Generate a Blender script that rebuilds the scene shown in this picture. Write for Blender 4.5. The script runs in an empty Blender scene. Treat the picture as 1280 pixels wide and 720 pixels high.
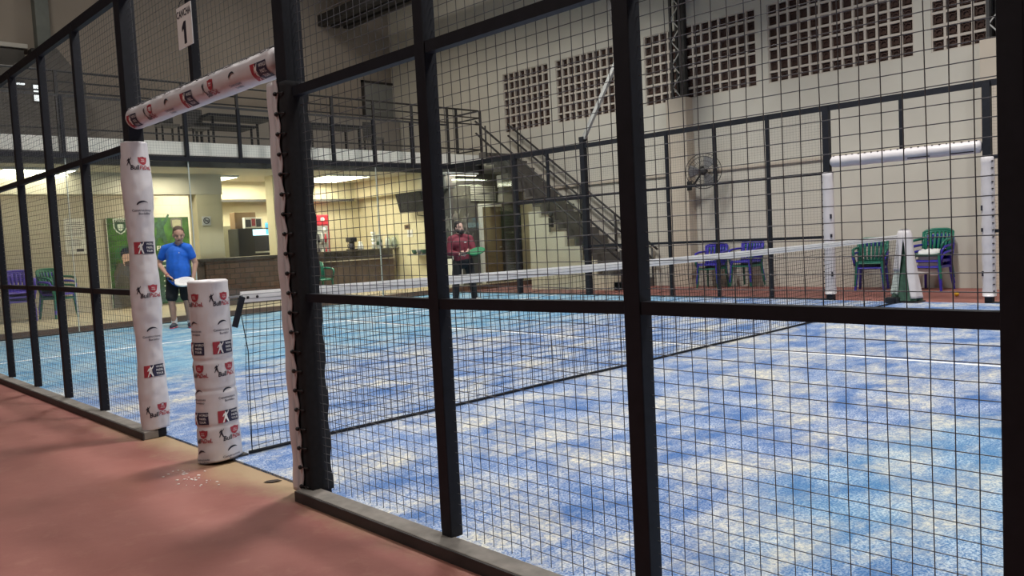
import bpy, bmesh, math, random
from mathutils import Vector, Matrix, noise
random.seed(7)
PI = math.pi
SC = bpy.context.scene
COL = SC.collection
R = math.radians

# ------------------------------------------------------------------ materials
def new_mat(name):
    m = bpy.data.materials.new(name); m.use_nodes = True
    nt = m.node_tree; b = nt.nodes['Principled BSDF']
    return m, nt, b
def mat(name, col, rough=0.5, metal=0.0, var=0.0, scale=6.0, spec=0.5, bump=0.0, bscale=80):
    m, nt, b = new_mat(name)
    b.inputs['Roughness'].default_value = rough; b.inputs['Metallic'].default_value = metal
    b.inputs['Specular IOR Level'].default_value = spec
    c = (*col, 1)
    tc = nt.nodes.new('ShaderNodeTexCoord')
    if var > 0:
        n = nt.nodes.new('ShaderNodeTexNoise'); n.inputs['Scale'].default_value = scale; n.inputs['Detail'].default_value = 5
        nt.links.new(tc.outputs['Object'], n.inputs['Vector'])
        r = nt.nodes.new('ShaderNodeValToRGB')
        r.color_ramp.elements[0].position = .3; r.color_ramp.elements[1].position = .7
        r.color_ramp.elements[0].color = (*[max(0, v*(1-var)) for v in col], 1)
        r.color_ramp.elements[1].color = (*[min(1, v*(1+var)) for v in col], 1)
        nt.links.new(n.outputs['Fac'], r.inputs['Fac']); nt.links.new(r.outputs['Color'], b.inputs['Base Color'])
    else:
        b.inputs['Base Color'].default_value = c
    if bump > 0:
        n2 = nt.nodes.new('ShaderNodeTexNoise'); n2.inputs['Scale'].default_value = bscale; n2.inputs['Detail'].default_value = 3
        nt.links.new(tc.outputs['Object'], n2.inputs['Vector'])
        bp = nt.nodes.new('ShaderNodeBump'); bp.inputs['Strength'].default_value = bump; bp.inputs['Distance'].default_value = .01
        nt.links.new(n2.outputs['Fac'], bp.inputs['Height']); nt.links.new(bp.outputs['Normal'], b.inputs['Normal'])
    return m
def emit(name, col, s):
    m, nt, b = new_mat(name)
    b.inputs['Base Color'].default_value = (*col, 1)
    b.inputs['Emission Color'].default_value = (*col, 1); b.inputs['Emission Strength'].default_value = s
    return m
def nn(nt, t, **kw):
    n = nt.nodes.new(t)
    for k, v in kw.items():
        if k in n.inputs: n.inputs[k].default_value = v
        else: setattr(n, k, v)
    return n
def ramp(nt, src, a, b, ca=(0,0,0,1), cb=(1,1,1,1)):
    r = nt.nodes.new('ShaderNodeValToRGB')
    r.color_ramp.elements[0].position = a; r.color_ramp.elements[1].position = b
    r.color_ramp.elements[0].color = ca; r.color_ramp.elements[1].color = cb
    nt.links.new(src, r.inputs['Fac']); return r.outputs['Color']
def mixc(nt, f, a, b):
    m = nt.nodes.new('ShaderNodeMix'); m.data_type = 'RGBA'
    for s, v in ((0, f), (6, a), (7, b)):
        if hasattr(v, 'links'): nt.links.new(v, m.inputs[s])
        else: m.inputs[s].default_value = v if s == 0 else (*v, 1)
    return m.outputs[2]
def mathn(nt, op, a, b=0.0, clamp=False):
    m = nt.nodes.new('ShaderNodeMath'); m.operation = op; m.use_clamp = clamp
    for i, v in enumerate((a, b)):
        if hasattr(v, 'links'): nt.links.new(v, m.inputs[i])
        else: m.inputs[i].default_value = v
    return m.outputs[0]

M = {}
M['black'] = mat('black_paint', (.010,.011,.016), .6, .0, .2, 20, .3)
M['dark'] = mat('dark_steel', (.030,.028,.028), .55, .0, .25, 8)
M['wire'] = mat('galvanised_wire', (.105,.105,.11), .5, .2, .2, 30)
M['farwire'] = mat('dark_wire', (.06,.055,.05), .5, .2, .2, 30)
M['net'] = mat('black_net', (.012,.014,.018), .8)
M['tape'] = mat('white_tape', (.88,.87,.84), .6, 0, .06, 15)
M['pad'] = mat('white_vinyl', (.62,.585,.595), .38, 0, .05, 6, .5, .15, 9)
M['red'] = mat('print_red', (.35,.035,.05), .5)
M['ink'] = mat('print_black', (.02,.018,.03), .5)
M['navy'] = mat('print_navy', (.02,.018,.05), .5)
M['grey_ink'] = mat('print_grey', (.13,.125,.15), .5)
M['white'] = mat('white_plain', (.75,.74,.72), .5)
M['foam'] = mat('black_foam', (.008,.008,.010), .9, 0, .3, 40)
M['concrete'] = mat('concrete', (.20,.18,.16), .85, 0, .25, 12)
M['wall'] = mat('cream_wall', (.60,.57,.495), .85, 0, .05, 1.2, .3)
M['upwall'] = mat('taupe_wall', (.33,.29,.25), .9, 0, .08, .8, .3)
M['barwall'] = mat('bar_cream', (.66,.60,.42), .8, 0, .05, 1.5, .3)
M['ceil'] = mat('ceiling_paint', (.60,.56,.46), .9, 0, .06, 1.0, .3)
M['fascia'] = mat('white_fascia', (.88,.86,.78), .7, 0, .08, 3)
M['tan'] = mat('beige_tile', (.42,.34,.24), .6, 0, .12, 3)
M['kerb'] = mat('red_brown_kerb', (.16,.085,.06), .7, 0, .2, 5)
M['mezz'] = mat('grey_upper_wall', (.24,.22,.20), .9, 0, .1, 1)
M['gable'] = mat('dark_grey_boards', (.10,.095,.09), .9, 0, .2, 3)
M['brown'] = mat('brown_door', (.12,.075,.035), .6, 0, .2, 4)
M['counter'] = mat('dark_counter', (.10,.068,.055), .6, 0, .2, 5)
M['countertop'] = mat('counter_top', (.06,.048,.04), .35, 0, .2, 10)
M['shutter'] = mat('grey_shutter', (.20,.21,.20), .6, .2, .1, 4)
M['lgrey'] = mat('light_grey', (.55,.54,.50), .6)
M['mgrey'] = mat('mid_grey', (.28,.28,.28), .6)
M['steel'] = mat('stainless', (.45,.46,.46), .35, .6, .1, 10)
M['redpl'] = mat('red_plastic', (.45,.03,.05), .4)
M['blackpl'] = mat('black_plastic', (.015,.015,.017), .35)
M['card'] = mat('brown_card', (.20,.13,.07), .8, 0, .1, 8)
M['sage'] = mat('sage_panel', (.26,.25,.17), .7, 0, .08, 4)
M['glassware'] = mat('pale_glass', (.55,.58,.54), .15)
M['blue_light'] = emit('blue_display', (.55,.85,1.0), 1.6)
M['cyan'] = emit('cyan_display', (.12,.55,.85), .9)
M['lamp'] = emit('lamp_diffuser', (1.0,.93,.72), 9)
M['daylit'] = emit('night_window_glow', (.85,.93,.95), 1.0)
M['chair_blue'] = mat('blue_plastic', (.040,.028,.36), .35, 0, .1, 5)
M['chair_purple'] = mat('violet_plastic', (.10,.06,.50), .35, 0, .1, 5)
M['chair_green'] = mat('green_plastic', (.012,.145,.095), .35, 0, .1, 5)
M['skin'] = mat('skin', (.50,.29,.21), .55, 0, .08, 20)
M['skin2'] = mat('skin_pale', (.56,.36,.29), .55, 0, .08, 20)
M['hair1'] = mat('brown_hair', (.07,.045,.03), .7, 0, .3, 60)
M['hair2'] = mat('black_hair', (.012,.010,.010), .7, 0, .3, 60)
M['poloblue'] = mat('blue_polo', (.012,.13,.62), .75, 0, .12, 14)
M['maroon'] = mat('maroon_top', (.16,.022,.038), .8, 0, .15, 14)
M['blackcl'] = mat('black_cloth', (.012,.012,.014), .85, 0, .2, 20)
M['shoe'] = mat('dark_shoe', (.03,.035,.06), .6)
M['pink'] = mat('pink_trim', (.65,.12,.20), .6)
M['sock'] = mat('white_sock', (.75,.73,.72), .8)
M['lip'] = mat('lip', (.35,.13,.11), .6)
M['gracket'] = mat('green_racket', (.010,.17,.065), .45)
M['yball'] = mat('orange_ball', (.75,.42,.03), .8)
M['banner'] = None
M['dgreen'] = mat('dark_green_cloth', (.035,.085,.055), .8, 0, .35, 12)
M['palecloth'] = mat('pale_green_cloth', (.55,.62,.56), .8, 0, .2, 12)
M['leaf'] = mat('dry_leaf', (.03,.018,.012), .8)
M['glint'] = mat('white_glint', (.80,.74,.70), .3)
M['truss'] = mat('galvanised_truss', (.42,.42,.40), .5, .3, .15, 8)
M['block'] = mat('breeze_block', (.56,.50,.43), .9, 0, .06, 3)
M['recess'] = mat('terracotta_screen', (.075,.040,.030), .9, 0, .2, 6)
M['pilaster'] = mat('pilaster_paint', (.56,.49,.40), .85, 0, .05, 1.5)

def glass_mat():
    m, nt, b = new_mat('court_glass')
    out = nt.nodes['Material Output']; nt.nodes.remove(b)
    t = nt.nodes.new('ShaderNodeBsdfTransparent'); t.inputs[0].default_value = (.93,.96,.94,1)
    g = nt.nodes.new('ShaderNodeBsdfGlossy'); g.inputs['Roughness'].default_value = .03; g.inputs[0].default_value = (.9,.95,.92,1)
    mx = nt.nodes.new('ShaderNodeMixShader'); mx.inputs[0].default_value = .03
    nt.links.new(t.outputs[0], mx.inputs[1]); nt.links.new(g.outputs[0], mx.inputs[2]); nt.links.new(mx.outputs[0], out.inputs[0])
    return m
M['glass'] = glass_mat()

def turf_mat():
    m, nt, b = new_mat('blue_sanded_turf')
    tc = nn(nt, 'ShaderNodeTexCoord'); co = tc.outputs['Object']
    def noi(scale, detail, dist=0.0, rough=.55, off=0, sx=1, sy=1):
        mp = nn(nt, 'ShaderNodeMapping'); mp.inputs['Location'].default_value = (off, off*.7, 0); mp.inputs['Scale'].default_value = (sx, sy, 1)
        nt.links.new(co, mp.inputs['Vector'])
        n = nn(nt, 'ShaderNodeTexNoise', Scale=scale, Detail=detail, Distortion=dist, Roughness=rough)
        nt.links.new(mp.outputs[0], n.inputs['Vector']); return n.outputs['Fac']
    big = ramp(nt, noi(2.0, 9, .35, .68, 3.1, .8, 1.15), .455, .64)
    mid = ramp(nt, noi(3.4, 7, .4, .66, 1.0, .8, 1.2), .38, .64)
    spk = ramp(nt, noi(95, 3, 0, .65), .42, .60)
    spk2 = ramp(nt, noi(34, 4, .3, .65, 8), .42, .60)
    sep = nn(nt, 'ShaderNodeSeparateXYZ'); nt.links.new(co, sep.inputs[0])
    px, py = sep.outputs[0], sep.outputs[1]
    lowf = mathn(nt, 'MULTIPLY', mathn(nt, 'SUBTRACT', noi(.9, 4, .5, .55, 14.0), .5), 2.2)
    # turf tone shifted greener: one patch of its own and the far half of the court
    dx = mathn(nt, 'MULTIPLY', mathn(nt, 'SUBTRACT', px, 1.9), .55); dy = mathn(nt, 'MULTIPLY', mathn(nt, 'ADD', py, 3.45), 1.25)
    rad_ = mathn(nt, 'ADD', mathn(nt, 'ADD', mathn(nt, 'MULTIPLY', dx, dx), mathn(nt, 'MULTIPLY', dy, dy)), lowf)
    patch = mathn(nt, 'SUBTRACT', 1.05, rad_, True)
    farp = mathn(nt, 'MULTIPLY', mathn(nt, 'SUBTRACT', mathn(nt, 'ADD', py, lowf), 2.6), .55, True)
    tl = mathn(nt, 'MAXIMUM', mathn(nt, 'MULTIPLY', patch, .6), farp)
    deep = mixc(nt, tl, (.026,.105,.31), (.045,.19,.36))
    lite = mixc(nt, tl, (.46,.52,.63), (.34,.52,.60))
    f1 = mathn(nt, 'MULTIPLY', spk, mathn(nt, 'ADD', mathn(nt, 'MULTIPLY', mid, .80), .18), True)
    f1 = mathn(nt, 'ADD', f1, mathn(nt, 'MULTIPLY', mathn(nt, 'MULTIPLY', spk2, mid), .28), True)
    blue = mixc(nt, f1, deep, lite)
    sandc = mixc(nt, spk2, (.52,.50,.43), (.74,.68,.50))
    f2 = mathn(nt, 'MULTIPLY', big, mathn(nt, 'ADD', mathn(nt, 'ADD', mathn(nt, 'MULTIPLY', spk2, .35), mathn(nt, 'MULTIPLY', spk, .25)), .38), True)
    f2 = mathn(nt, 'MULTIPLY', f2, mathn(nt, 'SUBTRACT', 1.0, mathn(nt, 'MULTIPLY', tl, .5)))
    c = mixc(nt, f2, blue, sandc)
    nt.links.new(c, b.inputs['Base Color'])
    b.inputs['Roughness'].default_value = .75; b.inputs['Specular IOR Level'].default_value = .25
    bp = nn(nt, 'ShaderNodeBump', Strength=.35, Distance=.01); nt.links.new(spk, bp.inputs['Height']); nt.links.new(bp.outputs[0], b.inputs['Normal'])
    return m
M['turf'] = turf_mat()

def floor_mat():
    m, nt, b = new_mat('red_painted_concrete')
    tc = nn(nt, 'ShaderNodeTexCoord'); co = tc.outputs['Object']
    n1 = nn(nt, 'ShaderNodeTexNoise', Scale=1.1, Detail=6, Roughness=.6); nt.links.new(co, n1.inputs['Vector'])
    n2 = nn(nt, 'ShaderNodeTexNoise', Scale=7, Detail=5, Roughness=.65); nt.links.new(co, n2.inputs['Vector'])
    red = ramp(nt, n1.outputs['Fac'], .3, .72, (.21,.068,.054,1), (.32,.122,.098,1))
    red = mixc(nt, mathn(nt, 'MULTIPLY', ramp(nt, n2.outputs['Fac'], .55, .75), .25), red, (.42,.22,.16))
    # sand spilled along the gate threshold, a stain with its own outline
    sep = nn(nt, 'ShaderNodeSeparateXYZ'); nt.links.new(co, sep.inputs[0])
    x, y = sep.outputs[0], sep.outputs[1]
    wob = mathn(nt, 'MULTIPLY', mathn(nt, 'SUBTRACT', n1.outputs['Fac'], .5), .6)
    wob2 = mathn(nt, 'MULTIPLY', mathn(nt, 'SUBTRACT', n2.outputs['Fac'], .5), .25)
    d = mathn(nt, 'ADD', mathn(nt, 'ADD', x, wob), wob2)
    sx = mathn(nt, 'MULTIPLY', mathn(nt, 'ADD', d, .26), 4.2, True)
    sy = mathn(nt, 'SUBTRACT', 1.0, mathn(nt, 'MULTIPLY', mathn(nt, 'ABSOLUTE', mathn(nt, 'ADD', y, .1)), .40), True)
    sy = mathn(nt, 'MULTIPLY', sy, 2.2, True)
    far = mathn(nt, 'LESS_THAN', x, 1.0)
    f = mathn(nt, 'MULTIPLY', mathn(nt, 'MULTIPLY', sx, sy), mathn(nt, 'MULTIPLY', far, .85))
    c = mixc(nt, f, red, (.32,.235,.13))
    nt.links.new(c, b.inputs['Base Color'])
    # a wet patch beside the net post
    dx = mathn(nt, 'ADD', x, .45); dy = mathn(nt, 'ADD', y, .05)
    rr = mathn(nt, 'ADD', mathn(nt, 'MULTIPLY', dx, dx), mathn(nt, 'MULTIPLY', dy, dy))
    wet = mathn(nt, 'SUBTRACT', 1.0, mathn(nt, 'MULTIPLY', rr, 9.0), True)
    ro = mathn(nt, 'SUBTRACT', .62, mathn(nt, 'MULTIPLY', wet, .30))
    nt.links.new(ro, b.inputs['Roughness'])
    bp = nn(nt, 'ShaderNodeBump', Strength=.12, Distance=.02); nt.links.new(n2.outputs['Fac'], bp.inputs['Height']); nt.links.new(bp.outputs[0], b.inputs['Normal'])
    return m
M['floor'] = floor_mat()

def brick_mat(name, c1, c2, mortar, sc, bw=.5, rh=.25, ms=.02):
    m, nt, b = new_mat(name)
    tc = nn(nt, 'ShaderNodeTexCoord')
    mp = nn(nt, 'ShaderNodeMapping'); mp.inputs['Rotation'].default_value = (R(90), 0, 0)
    nt.links.new(tc.outputs['Object'], mp.inputs['Vector'])
    br = nn(nt, 'ShaderNodeTexBrick'); br.inputs['Scale'].default_value = sc
    br.inputs['Color1'].default_value = (*c1,1); br.inputs['Color2'].default_value = (*c2,1); br.inputs['Mortar'].default_value = (*mortar,1)
    br.inputs['Mortar Size'].default_value = ms; br.inputs['Brick Width'].default_value = bw; br.inputs['Row Height'].default_value = rh
    nt.links.new(mp.outputs[0], br.inputs['Vector'])
    nt.links.new(br.outputs['Color'], b.inputs['Base Color']); b.inputs['Roughness'].default_value = .8
    return m
M['brick'] = brick_mat('dark_brick', (.15,.085,.06), (.11,.06,.045), (.05,.038,.032), 2.2)
M['tilewall'] = brick_mat('cream_block_wall', (.56,.51,.43), (.54,.49,.41), (.47,.43,.36), 1.0, .4, .2, .008)

# ------------------------------------------------------------------ mesh builder
class MB:
    def __init__(s): s.v, s.f, s.mi, s.sm = [], [], [], []
    def add(s, vs, fs, mi=0, smooth=False):
        o = len(s.v); s.v += [tuple(v) for v in vs]
        for f in fs: s.f.append([i+o for i in f]); s.mi.append(mi); s.sm.append(smooth)
        return s
    def box(s, lo, hi, mi=0, T=None):
        x0,y0,z0 = lo; x1,y1,z1 = hi
        vs = [Vector(p) for p in ((x0,y0,z0),(x1,y0,z0),(x1,y1,z0),(x0,y1,z0),(x0,y0,z1),(x1,y0,z1),(x1,y1,z1),(x0,y1,z1))]
        if T is not None: vs = [T @ v for v in vs]
        return s.add(vs, [(0,3,2,1),(4,5,6,7),(0,1,5,4),(1,2,6,5),(2,3,7,6),(3,0,4,7)], mi)
    def cbox(s, c, d, mi=0, T=None):
        return s.box([c[i]-d[i]/2 for i in range(3)], [c[i]+d[i]/2 for i in range(3)], mi, T)
    def rbox(s, lo, hi, b, mi=0, T=None):
        """box with chamfered edges"""
        bm = bmesh.new(); bmesh.ops.create_cube(bm, size=1)
        for v in bm.verts:
            v.co = Vector([(lo[i]+hi[i])/2 + v.co[i]*(hi[i]-lo[i]) for i in range(3)])
        bmesh.ops.bevel(bm, geom=list(bm.edges), offset=b, segments=2, affect='EDGES', profile=.5)
        return s.bm(bm, mi, T)
    def bm(s, bm, mi=0, T=None, smooth=False):
        bm.verts.index_update()
        s.add([(T @ v.co if T is not None else v.co) for v in bm.verts], [[v.index for v in f.verts] for f in bm.faces], mi, smooth)
        bm.free(); return s
    def tube(s, pts, r, n=8, mi=0, cap=True, smooth=True, closed=False):
        pts = [Vector(p) for p in pts]; k = len(pts)
        rs = r if isinstance(r, (list, tuple)) else [r]*k
        rings = []; up0 = None
        for i, p in enumerate(pts):
            if closed: d = pts[(i+1) % k] - pts[i-1]
            else: d = (pts[min(i+1,k-1)] - pts[max(i-1,0)])
            if d.length < 1e-9: d = Vector((0,0,1))
            d.normalize()
            if up0 is None:
                up0 = Vector((0,0,1)) if abs(d.z) < .9 else Vector((1,0,0))
            a = d.cross(up0)
            if a.length < 1e-4: a = d.cross(Vector((0,1,0)))
            a.normalize(); bb = d.cross(a).normalized(); up0 = -bb if False else up0
            rings.append([p + a*math.cos(2*PI*j/n)*rs[i] + bb*math.sin(2*PI*j/n)*rs[i] for j in range(n)])
        vs = [v for rg in rings for v in rg]; fs = []
        for i in range(k if closed else k-1):
            i2 = (i+1) % k
            for j in range(n):
                fs.append((i*n+j, i*n+(j+1)%n, i2*n+(j+1)%n, i2*n+j))
        s.add(vs, fs, mi, smooth)
        if cap and not closed:
            o = len(s.v)-len(vs)
            s.f.append([o+j for j in range(n)][::-1]); s.mi.append(mi); s.sm.append(False)
            s.f.append([o+(k-1)*n+j for j in range(n)]); s.mi.append(mi); s.sm.append(False)
        return s
    def bar(s, p0, p1, w, h, mi=0):
        """rectangular tube p0-p1; w across (horizontal), h the other way"""
        p0, p1 = Vector(p0), Vector(p1); d = (p1-p0).normalized()
        up = Vector((0,0,1)) if abs(d.z) < .95 else Vector((1,0,0))
        a = d.cross(up).normalized(); b = a.cross(d).normalized()
        vs = []
        for p in (p0, p1):
            for sx, sy in ((-1,-1),(1,-1),(1,1),(-1,1)): vs.append(p + a*sx*w/2 + b*sy*h/2)
        return s.add(vs, [(0,1,2,3),(7,6,5,4),(0,4,5,1),(1,5,6,2),(2,6,7,3),(3,7,4,0)], mi)
    def lathe(s, prof, n=20, mi=0, T=None, smooth=True):
        vs, fs = [], []
        for (r, z) in prof:
            for j in range(n):
                a = 2*PI*j/n; v = Vector((r*math.cos(a), r*math.sin(a), z)); vs.append(T @ v if T is not None else v)
        for i in range(len(prof)-1):
            for j in range(n): fs.append((i*n+j, i*n+(j+1)%n, (i+1)*n+(j+1)%n, (i+1)*n+j))
        fs.append([j for j in range(n)][::-1]); fs.append([(len(prof)-1)*n+j for j in range(n)])
        return s.add(vs, fs, mi, smooth)
    def ball(s, c, r, nu=16, nv=10, mi=0, T=None):
        rx, ry, rz = r if isinstance(r, (tuple, list)) else (r,)*3
        vs = [Vector((c[0], c[1], c[2]-rz))]
        for i in range(1, nv):
            p = -PI/2 + PI*i/nv
            for j in range(nu):
                a = 2*PI*j/nu
                vs.append(Vector((c[0]+rx*math.cos(p)*math.cos(a), c[1]+ry*math.cos(p)*math.sin(a), c[2]+rz*math.sin(p))))
        vs.append(Vector((c[0], c[1], c[2]+rz)))
        fs = [(0, 1+(j+1)%nu, 1+j) for j in range(nu)]
        for i in range(nv-2):
            for j in range(nu): fs.append((1+i*nu+j, 1+i*nu+(j+1)%nu, 1+(i+1)*nu+(j+1)%nu, 1+(i+1)*nu+j))
        t = len(vs)-1; b0 = 1+(nv-2)*nu
        fs += [(t, b0+j, b0+(j+1)%nu) for j in range(nu)]
        if T is not None: vs = [T @ v for v in vs]
        return s.add(vs, fs, mi, True)
    def grid(s, fn, nu, nv, mi=0, smooth=True, thick=None):
        vs = [fn(i/nu, j/nv) for j in range(nv+1) for i in range(nu+1)]
        fs = [(j*(nu+1)+i, j*(nu+1)+i+1, (j+1)*(nu+1)+i+1, (j+1)*(nu+1)+i) for j in range(nv) for i in range(nu)]
        return s.add(vs, fs, mi, smooth)
    def prism(s, poly, axis_fn, t0, t1, mi=0):
        """poly: 2D outline, axis_fn(u,v,t) -> 3D"""
        n = len(poly)
        vs = [axis_fn(u, v, t0) for u, v in poly] + [axis_fn(u, v, t1) for u, v in poly]
        fs = [list(range(n))[::-1], [n+i for i in range(n)]] + [(i, (i+1)%n, n+(i+1)%n, n+i) for i in range(n)]
        return s.add(vs, fs, mi)
    def build(s, name, mats, parent=None, loc=None, fix=True):
        me = bpy.data.meshes.new(name)
        me.from_pydata(s.v, [], s.f)
        if not isinstance(mats, (list, tuple)): mats = [mats]
        for m in mats: me.materials.append(m)
        me.polygons.foreach_set('material_index', s.mi)
        me.polygons.foreach_set('use_smooth', s.sm)
        if fix:
            b = bmesh.new(); b.from_mesh(me); bmesh.ops.recalc_face_normals(b, faces=b.faces); b.to_mesh(me); b.free()
        me.update()
        o = bpy.data.objects.new(name, me); COL.objects.link(o)
        if parent is not None:
            o.parent = parent
            o.location = Vector(loc) if loc else (0,0,0)
            # parts are written in world coordinates under an unrotated root
        elif loc: o.location = loc
        return o

def thing(name, label, cat, loc=(0,0,0), rz=0, group=None):
    o = bpy.data.objects.new(name, None); COL.objects.link(o); o.empty_display_size = .1
    o.location = loc; o.rotation_euler = (0, 0, rz)
    o['label'] = label; o['category'] = cat
    if group: o['group'] = group
    return o
def tag(o, label, cat, group=None, kind=None):
    o['label'] = label; o['category'] = cat
    if group: o['group'] = group
    if kind: o['kind'] = kind
    return o
def struct(name, mb, m):
    o = mb.build(name, m); o['kind'] = 'structure'; return o
def dup(root, loc, rz, label, group=None, mats=None):
    r = root.copy(); COL.objects.link(r); r.location = loc; r.rotation_euler = (0,0,rz); r['label'] = label
    if group: r['group'] = group
    for ch in list(root.children):
        c = ch.copy(); COL.objects.link(c); c.parent = r
        if mats is not None:
            for i in range(len(c.material_slots)):
                c.material_slots[i].link = 'OBJECT'; c.material_slots[i].material = mats
        for g in list(ch.children):
            d = g.copy(); COL.objects.link(d); d.parent = c
    return r
_txt = {}
def text2d(body, h, align='CENTER', bold=0.0, shear=0.0):
    """(verts2d, faces) of lettering of cap height h"""
    k = (body, h, align, bold, shear)
    if k in _txt: return _txt[k]
    c = bpy.data.curves.new('lettering', 'FONT'); c.body = body; c.align_x = align; c.align_y = 'CENTER'
    c.size = h/.70; c.offset = bold*h; c.shear = shear; c.resolution_u = 2
    o = bpy.data.objects.new('lettering', c); COL.objects.link(o)
    dg = bpy.context.evaluated_depsgraph_get(); me = bpy.data.meshes.new_from_object(o.evaluated_get(dg))
    vs = [(v.co.x, v.co.y) for v in me.vertices]; fs = [list(p.vertices) for p in me.polygons]
    bpy.data.objects.remove(o); bpy.data.curves.remove(c); bpy.data.meshes.remove(me)
    _txt[k] = (vs, fs); return vs, fs

# ------------------------------------------------------------------ camera
CAM = Vector((-2.00468, -4.63345, 1.23378))
yaw, pitch, roll, F = R(46.35581), R(-3.50611), R(-2.91978), 1013.489
cy_, sy_, cp_, sp_ = math.cos(yaw), math.sin(yaw), math.cos(pitch), math.sin(pitch)
fwd = Vector((cy_*cp_, sy_*cp_, sp_)); rt = Vector((sy_, -cy_, 0)); up = rt.cross(fwd)
r2 = math.cos(roll)*rt + math.sin(roll)*up; u2 = -math.sin(roll)*rt + math.cos(roll)*up
cam = bpy.data.cameras.new('camera'); co = bpy.data.objects.new('camera', cam); COL.objects.link(co)
mw = Matrix((r2, u2, -fwd)).transposed().to_4x4(); mw.translation = CAM; co.matrix_world = mw
cam.sensor_width = 36; cam.lens = F/1280*36; cam.clip_start = .05; cam.clip_end = 200
SC.camera = co
RT = Vector((rt.x, rt.y, 0)); AW = Vector((cy_, sy_, 0))      # ground directions used to turn the figures

# ------------------------------------------------------------------ room shell
struct('floor', MB().box((-9,-13,-.2),(13.2,11.2,0)), M['floor'])
FX = 10.41
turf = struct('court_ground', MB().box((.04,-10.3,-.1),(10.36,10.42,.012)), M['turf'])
ln = MB()
lm = mat('line_paint', (.80,.82,.84), .7, 0, .12, 30)
ln.box((.1,6.92,.012),(10.3,6.97,.0145)); ln.box((.1,-6.97,.012),(10.3,-6.92,.0145)); ln.box((5.20,-6.92,.012),(5.25,6.92,.0145))
lo_ = ln.build('line_marking', lm, turf); lo_['kind'] = 'structure'
# raised walkway beyond the end of the court
struct('floor_walkway', MB().box((-9,10.62,0),(13.6,16.2,.10)), M['tan'])
struct('kerb', MB().box((-9,10.50,0),(13.6,10.62,.105)), M['kerb'])
# far side wall with its breeze-block openings: wall pieces round six openings
WX = 13.0
wins = [(9.41,11.05,4.02,5.47), (6.72,9.15,4.02,5.52), (3.72,6.45,4.04,5.52), (.73,3.46,4.06,5.54), (-2.32,.445,4.07,5.54), (-5.3,-2.6,4.07,5.54)]
w = MB()
w.box((WX,-13,0),(WX+.2,10.2,4.02)); w.box((WX,10.2,2.95),(WX+.2,16.2,4.02)); w.box((WX,-13,5.55),(WX+.2,16.2,9.2))
edges = [16.2]
for (a, b_, z0, z1) in wins: edges += [b_, a]
edges.append(-13)
for i in range(0, len(edges), 2): w.box((WX, edges[i+1], 4.02),(WX+.2, edges[i], 5.55))
struct('wall_right', w, M['wall'])
for i, (y0, y1, z0, z1) in enumerate(wins):
    z0, z1 = 4.02, 5.55
    nc = max(1, round((y1-y0)/.207)); nr = 7
    cw, rh = (y1-y0)/nc, (z1-z0)/nr; t = .021
    g = MB()
    for k in range(nc+1): g.box((WX+.015, y0+k*cw-t, z0),(WX+.075, y0+k*cw+t, z1))
    for k in range(nr+1): g.box((WX+.016, y0, z0+k*rh-t),(WX+.074, y1, z0+k*rh+t))
    bo = struct('window_%d' % (i+1), g, M['block'])
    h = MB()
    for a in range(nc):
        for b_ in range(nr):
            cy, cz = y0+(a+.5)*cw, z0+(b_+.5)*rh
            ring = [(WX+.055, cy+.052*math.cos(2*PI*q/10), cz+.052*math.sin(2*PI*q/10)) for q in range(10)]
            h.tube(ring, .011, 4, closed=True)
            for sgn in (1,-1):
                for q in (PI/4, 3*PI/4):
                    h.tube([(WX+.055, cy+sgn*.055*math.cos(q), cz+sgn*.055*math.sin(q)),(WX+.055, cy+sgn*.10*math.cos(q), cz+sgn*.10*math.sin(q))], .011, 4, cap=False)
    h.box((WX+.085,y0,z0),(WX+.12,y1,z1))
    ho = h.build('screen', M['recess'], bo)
# pilasters with steel lattice columns standing on them
for i, yc in enumerate((5.49, -.62)):
    struct('trim_%d' % (i+1), MB().box((WX-.26, yc-.25, 0),(WX, yc+.25, 4.03)), M['pilaster'])
lat = None
for i, yc in enumerate((5.45, -.60)):
    t = thing('lattice_column', ('dark steel lattice column standing on the pilaster behind the wall fan' if i == 0 else 'dark steel lattice column on the pilaster past the far gate'), 'steel column', (WX-.13, yc, 4.03), 0, 'lattice columns on the far wall pilasters')
    for sx in (-1, 1):
        for sy in (-1, 1):
            MB().bar((sx*.10, sy*.11, 0),(sx*.10, sy*.11, 5.1), .05, .05).build('chord', M['dark'], t)
    MB().box((.11,-.10,0),(.118,.10,5.1)).build('back_plate', M['dark'], t)
    z = 0; k = 0; lz = MB()
    while z < 5.0:
        a = -.10 if k % 2 == 0 else .10
        lz.bar((-.10, a, z),(-.10, -a, z+.24), .02, .02); z += .24; k += 1
    lz.build('lacing_bar', M['truss'], t)
# ledge along the wall
for i, (a, b_) in enumerate(((-.36,5.22),(5.76,10.2),(-8,-.9))):
    struct('trim_%d' % (i+3), MB().box((WX-.05,a,2.42),(WX,b_,2.47)), M['pilaster'])
# upper back wall, roof, and the near and left enclosure
struct('wall_back', MB().box((-9,16.0,3.3),(13.2,16.2,9.2)), M['upwall'])
struct('ceiling', MB().box((-9,-13,9.0),(13.2,16.2,9.2)), M['mezz'])
struct('wall_left', MB().box((-9.2,-13,0),(-9,16.2,9.2)), M['upwall'])
struct('wall_front', MB().box((-9.2,-13.2,0),(13.2,-13,9.2)), M['upwall'])
for i in range(3):
    bm_ = MB()
    x0 = 10.55 + i*.42
    bm_.box((x0, 4, 7.55 + i*.03),(x0+.22, 16, 7.85 + i*.03))
    struct('beam.%03d' % i if i else 'beam', bm_, M['dark'])
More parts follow.
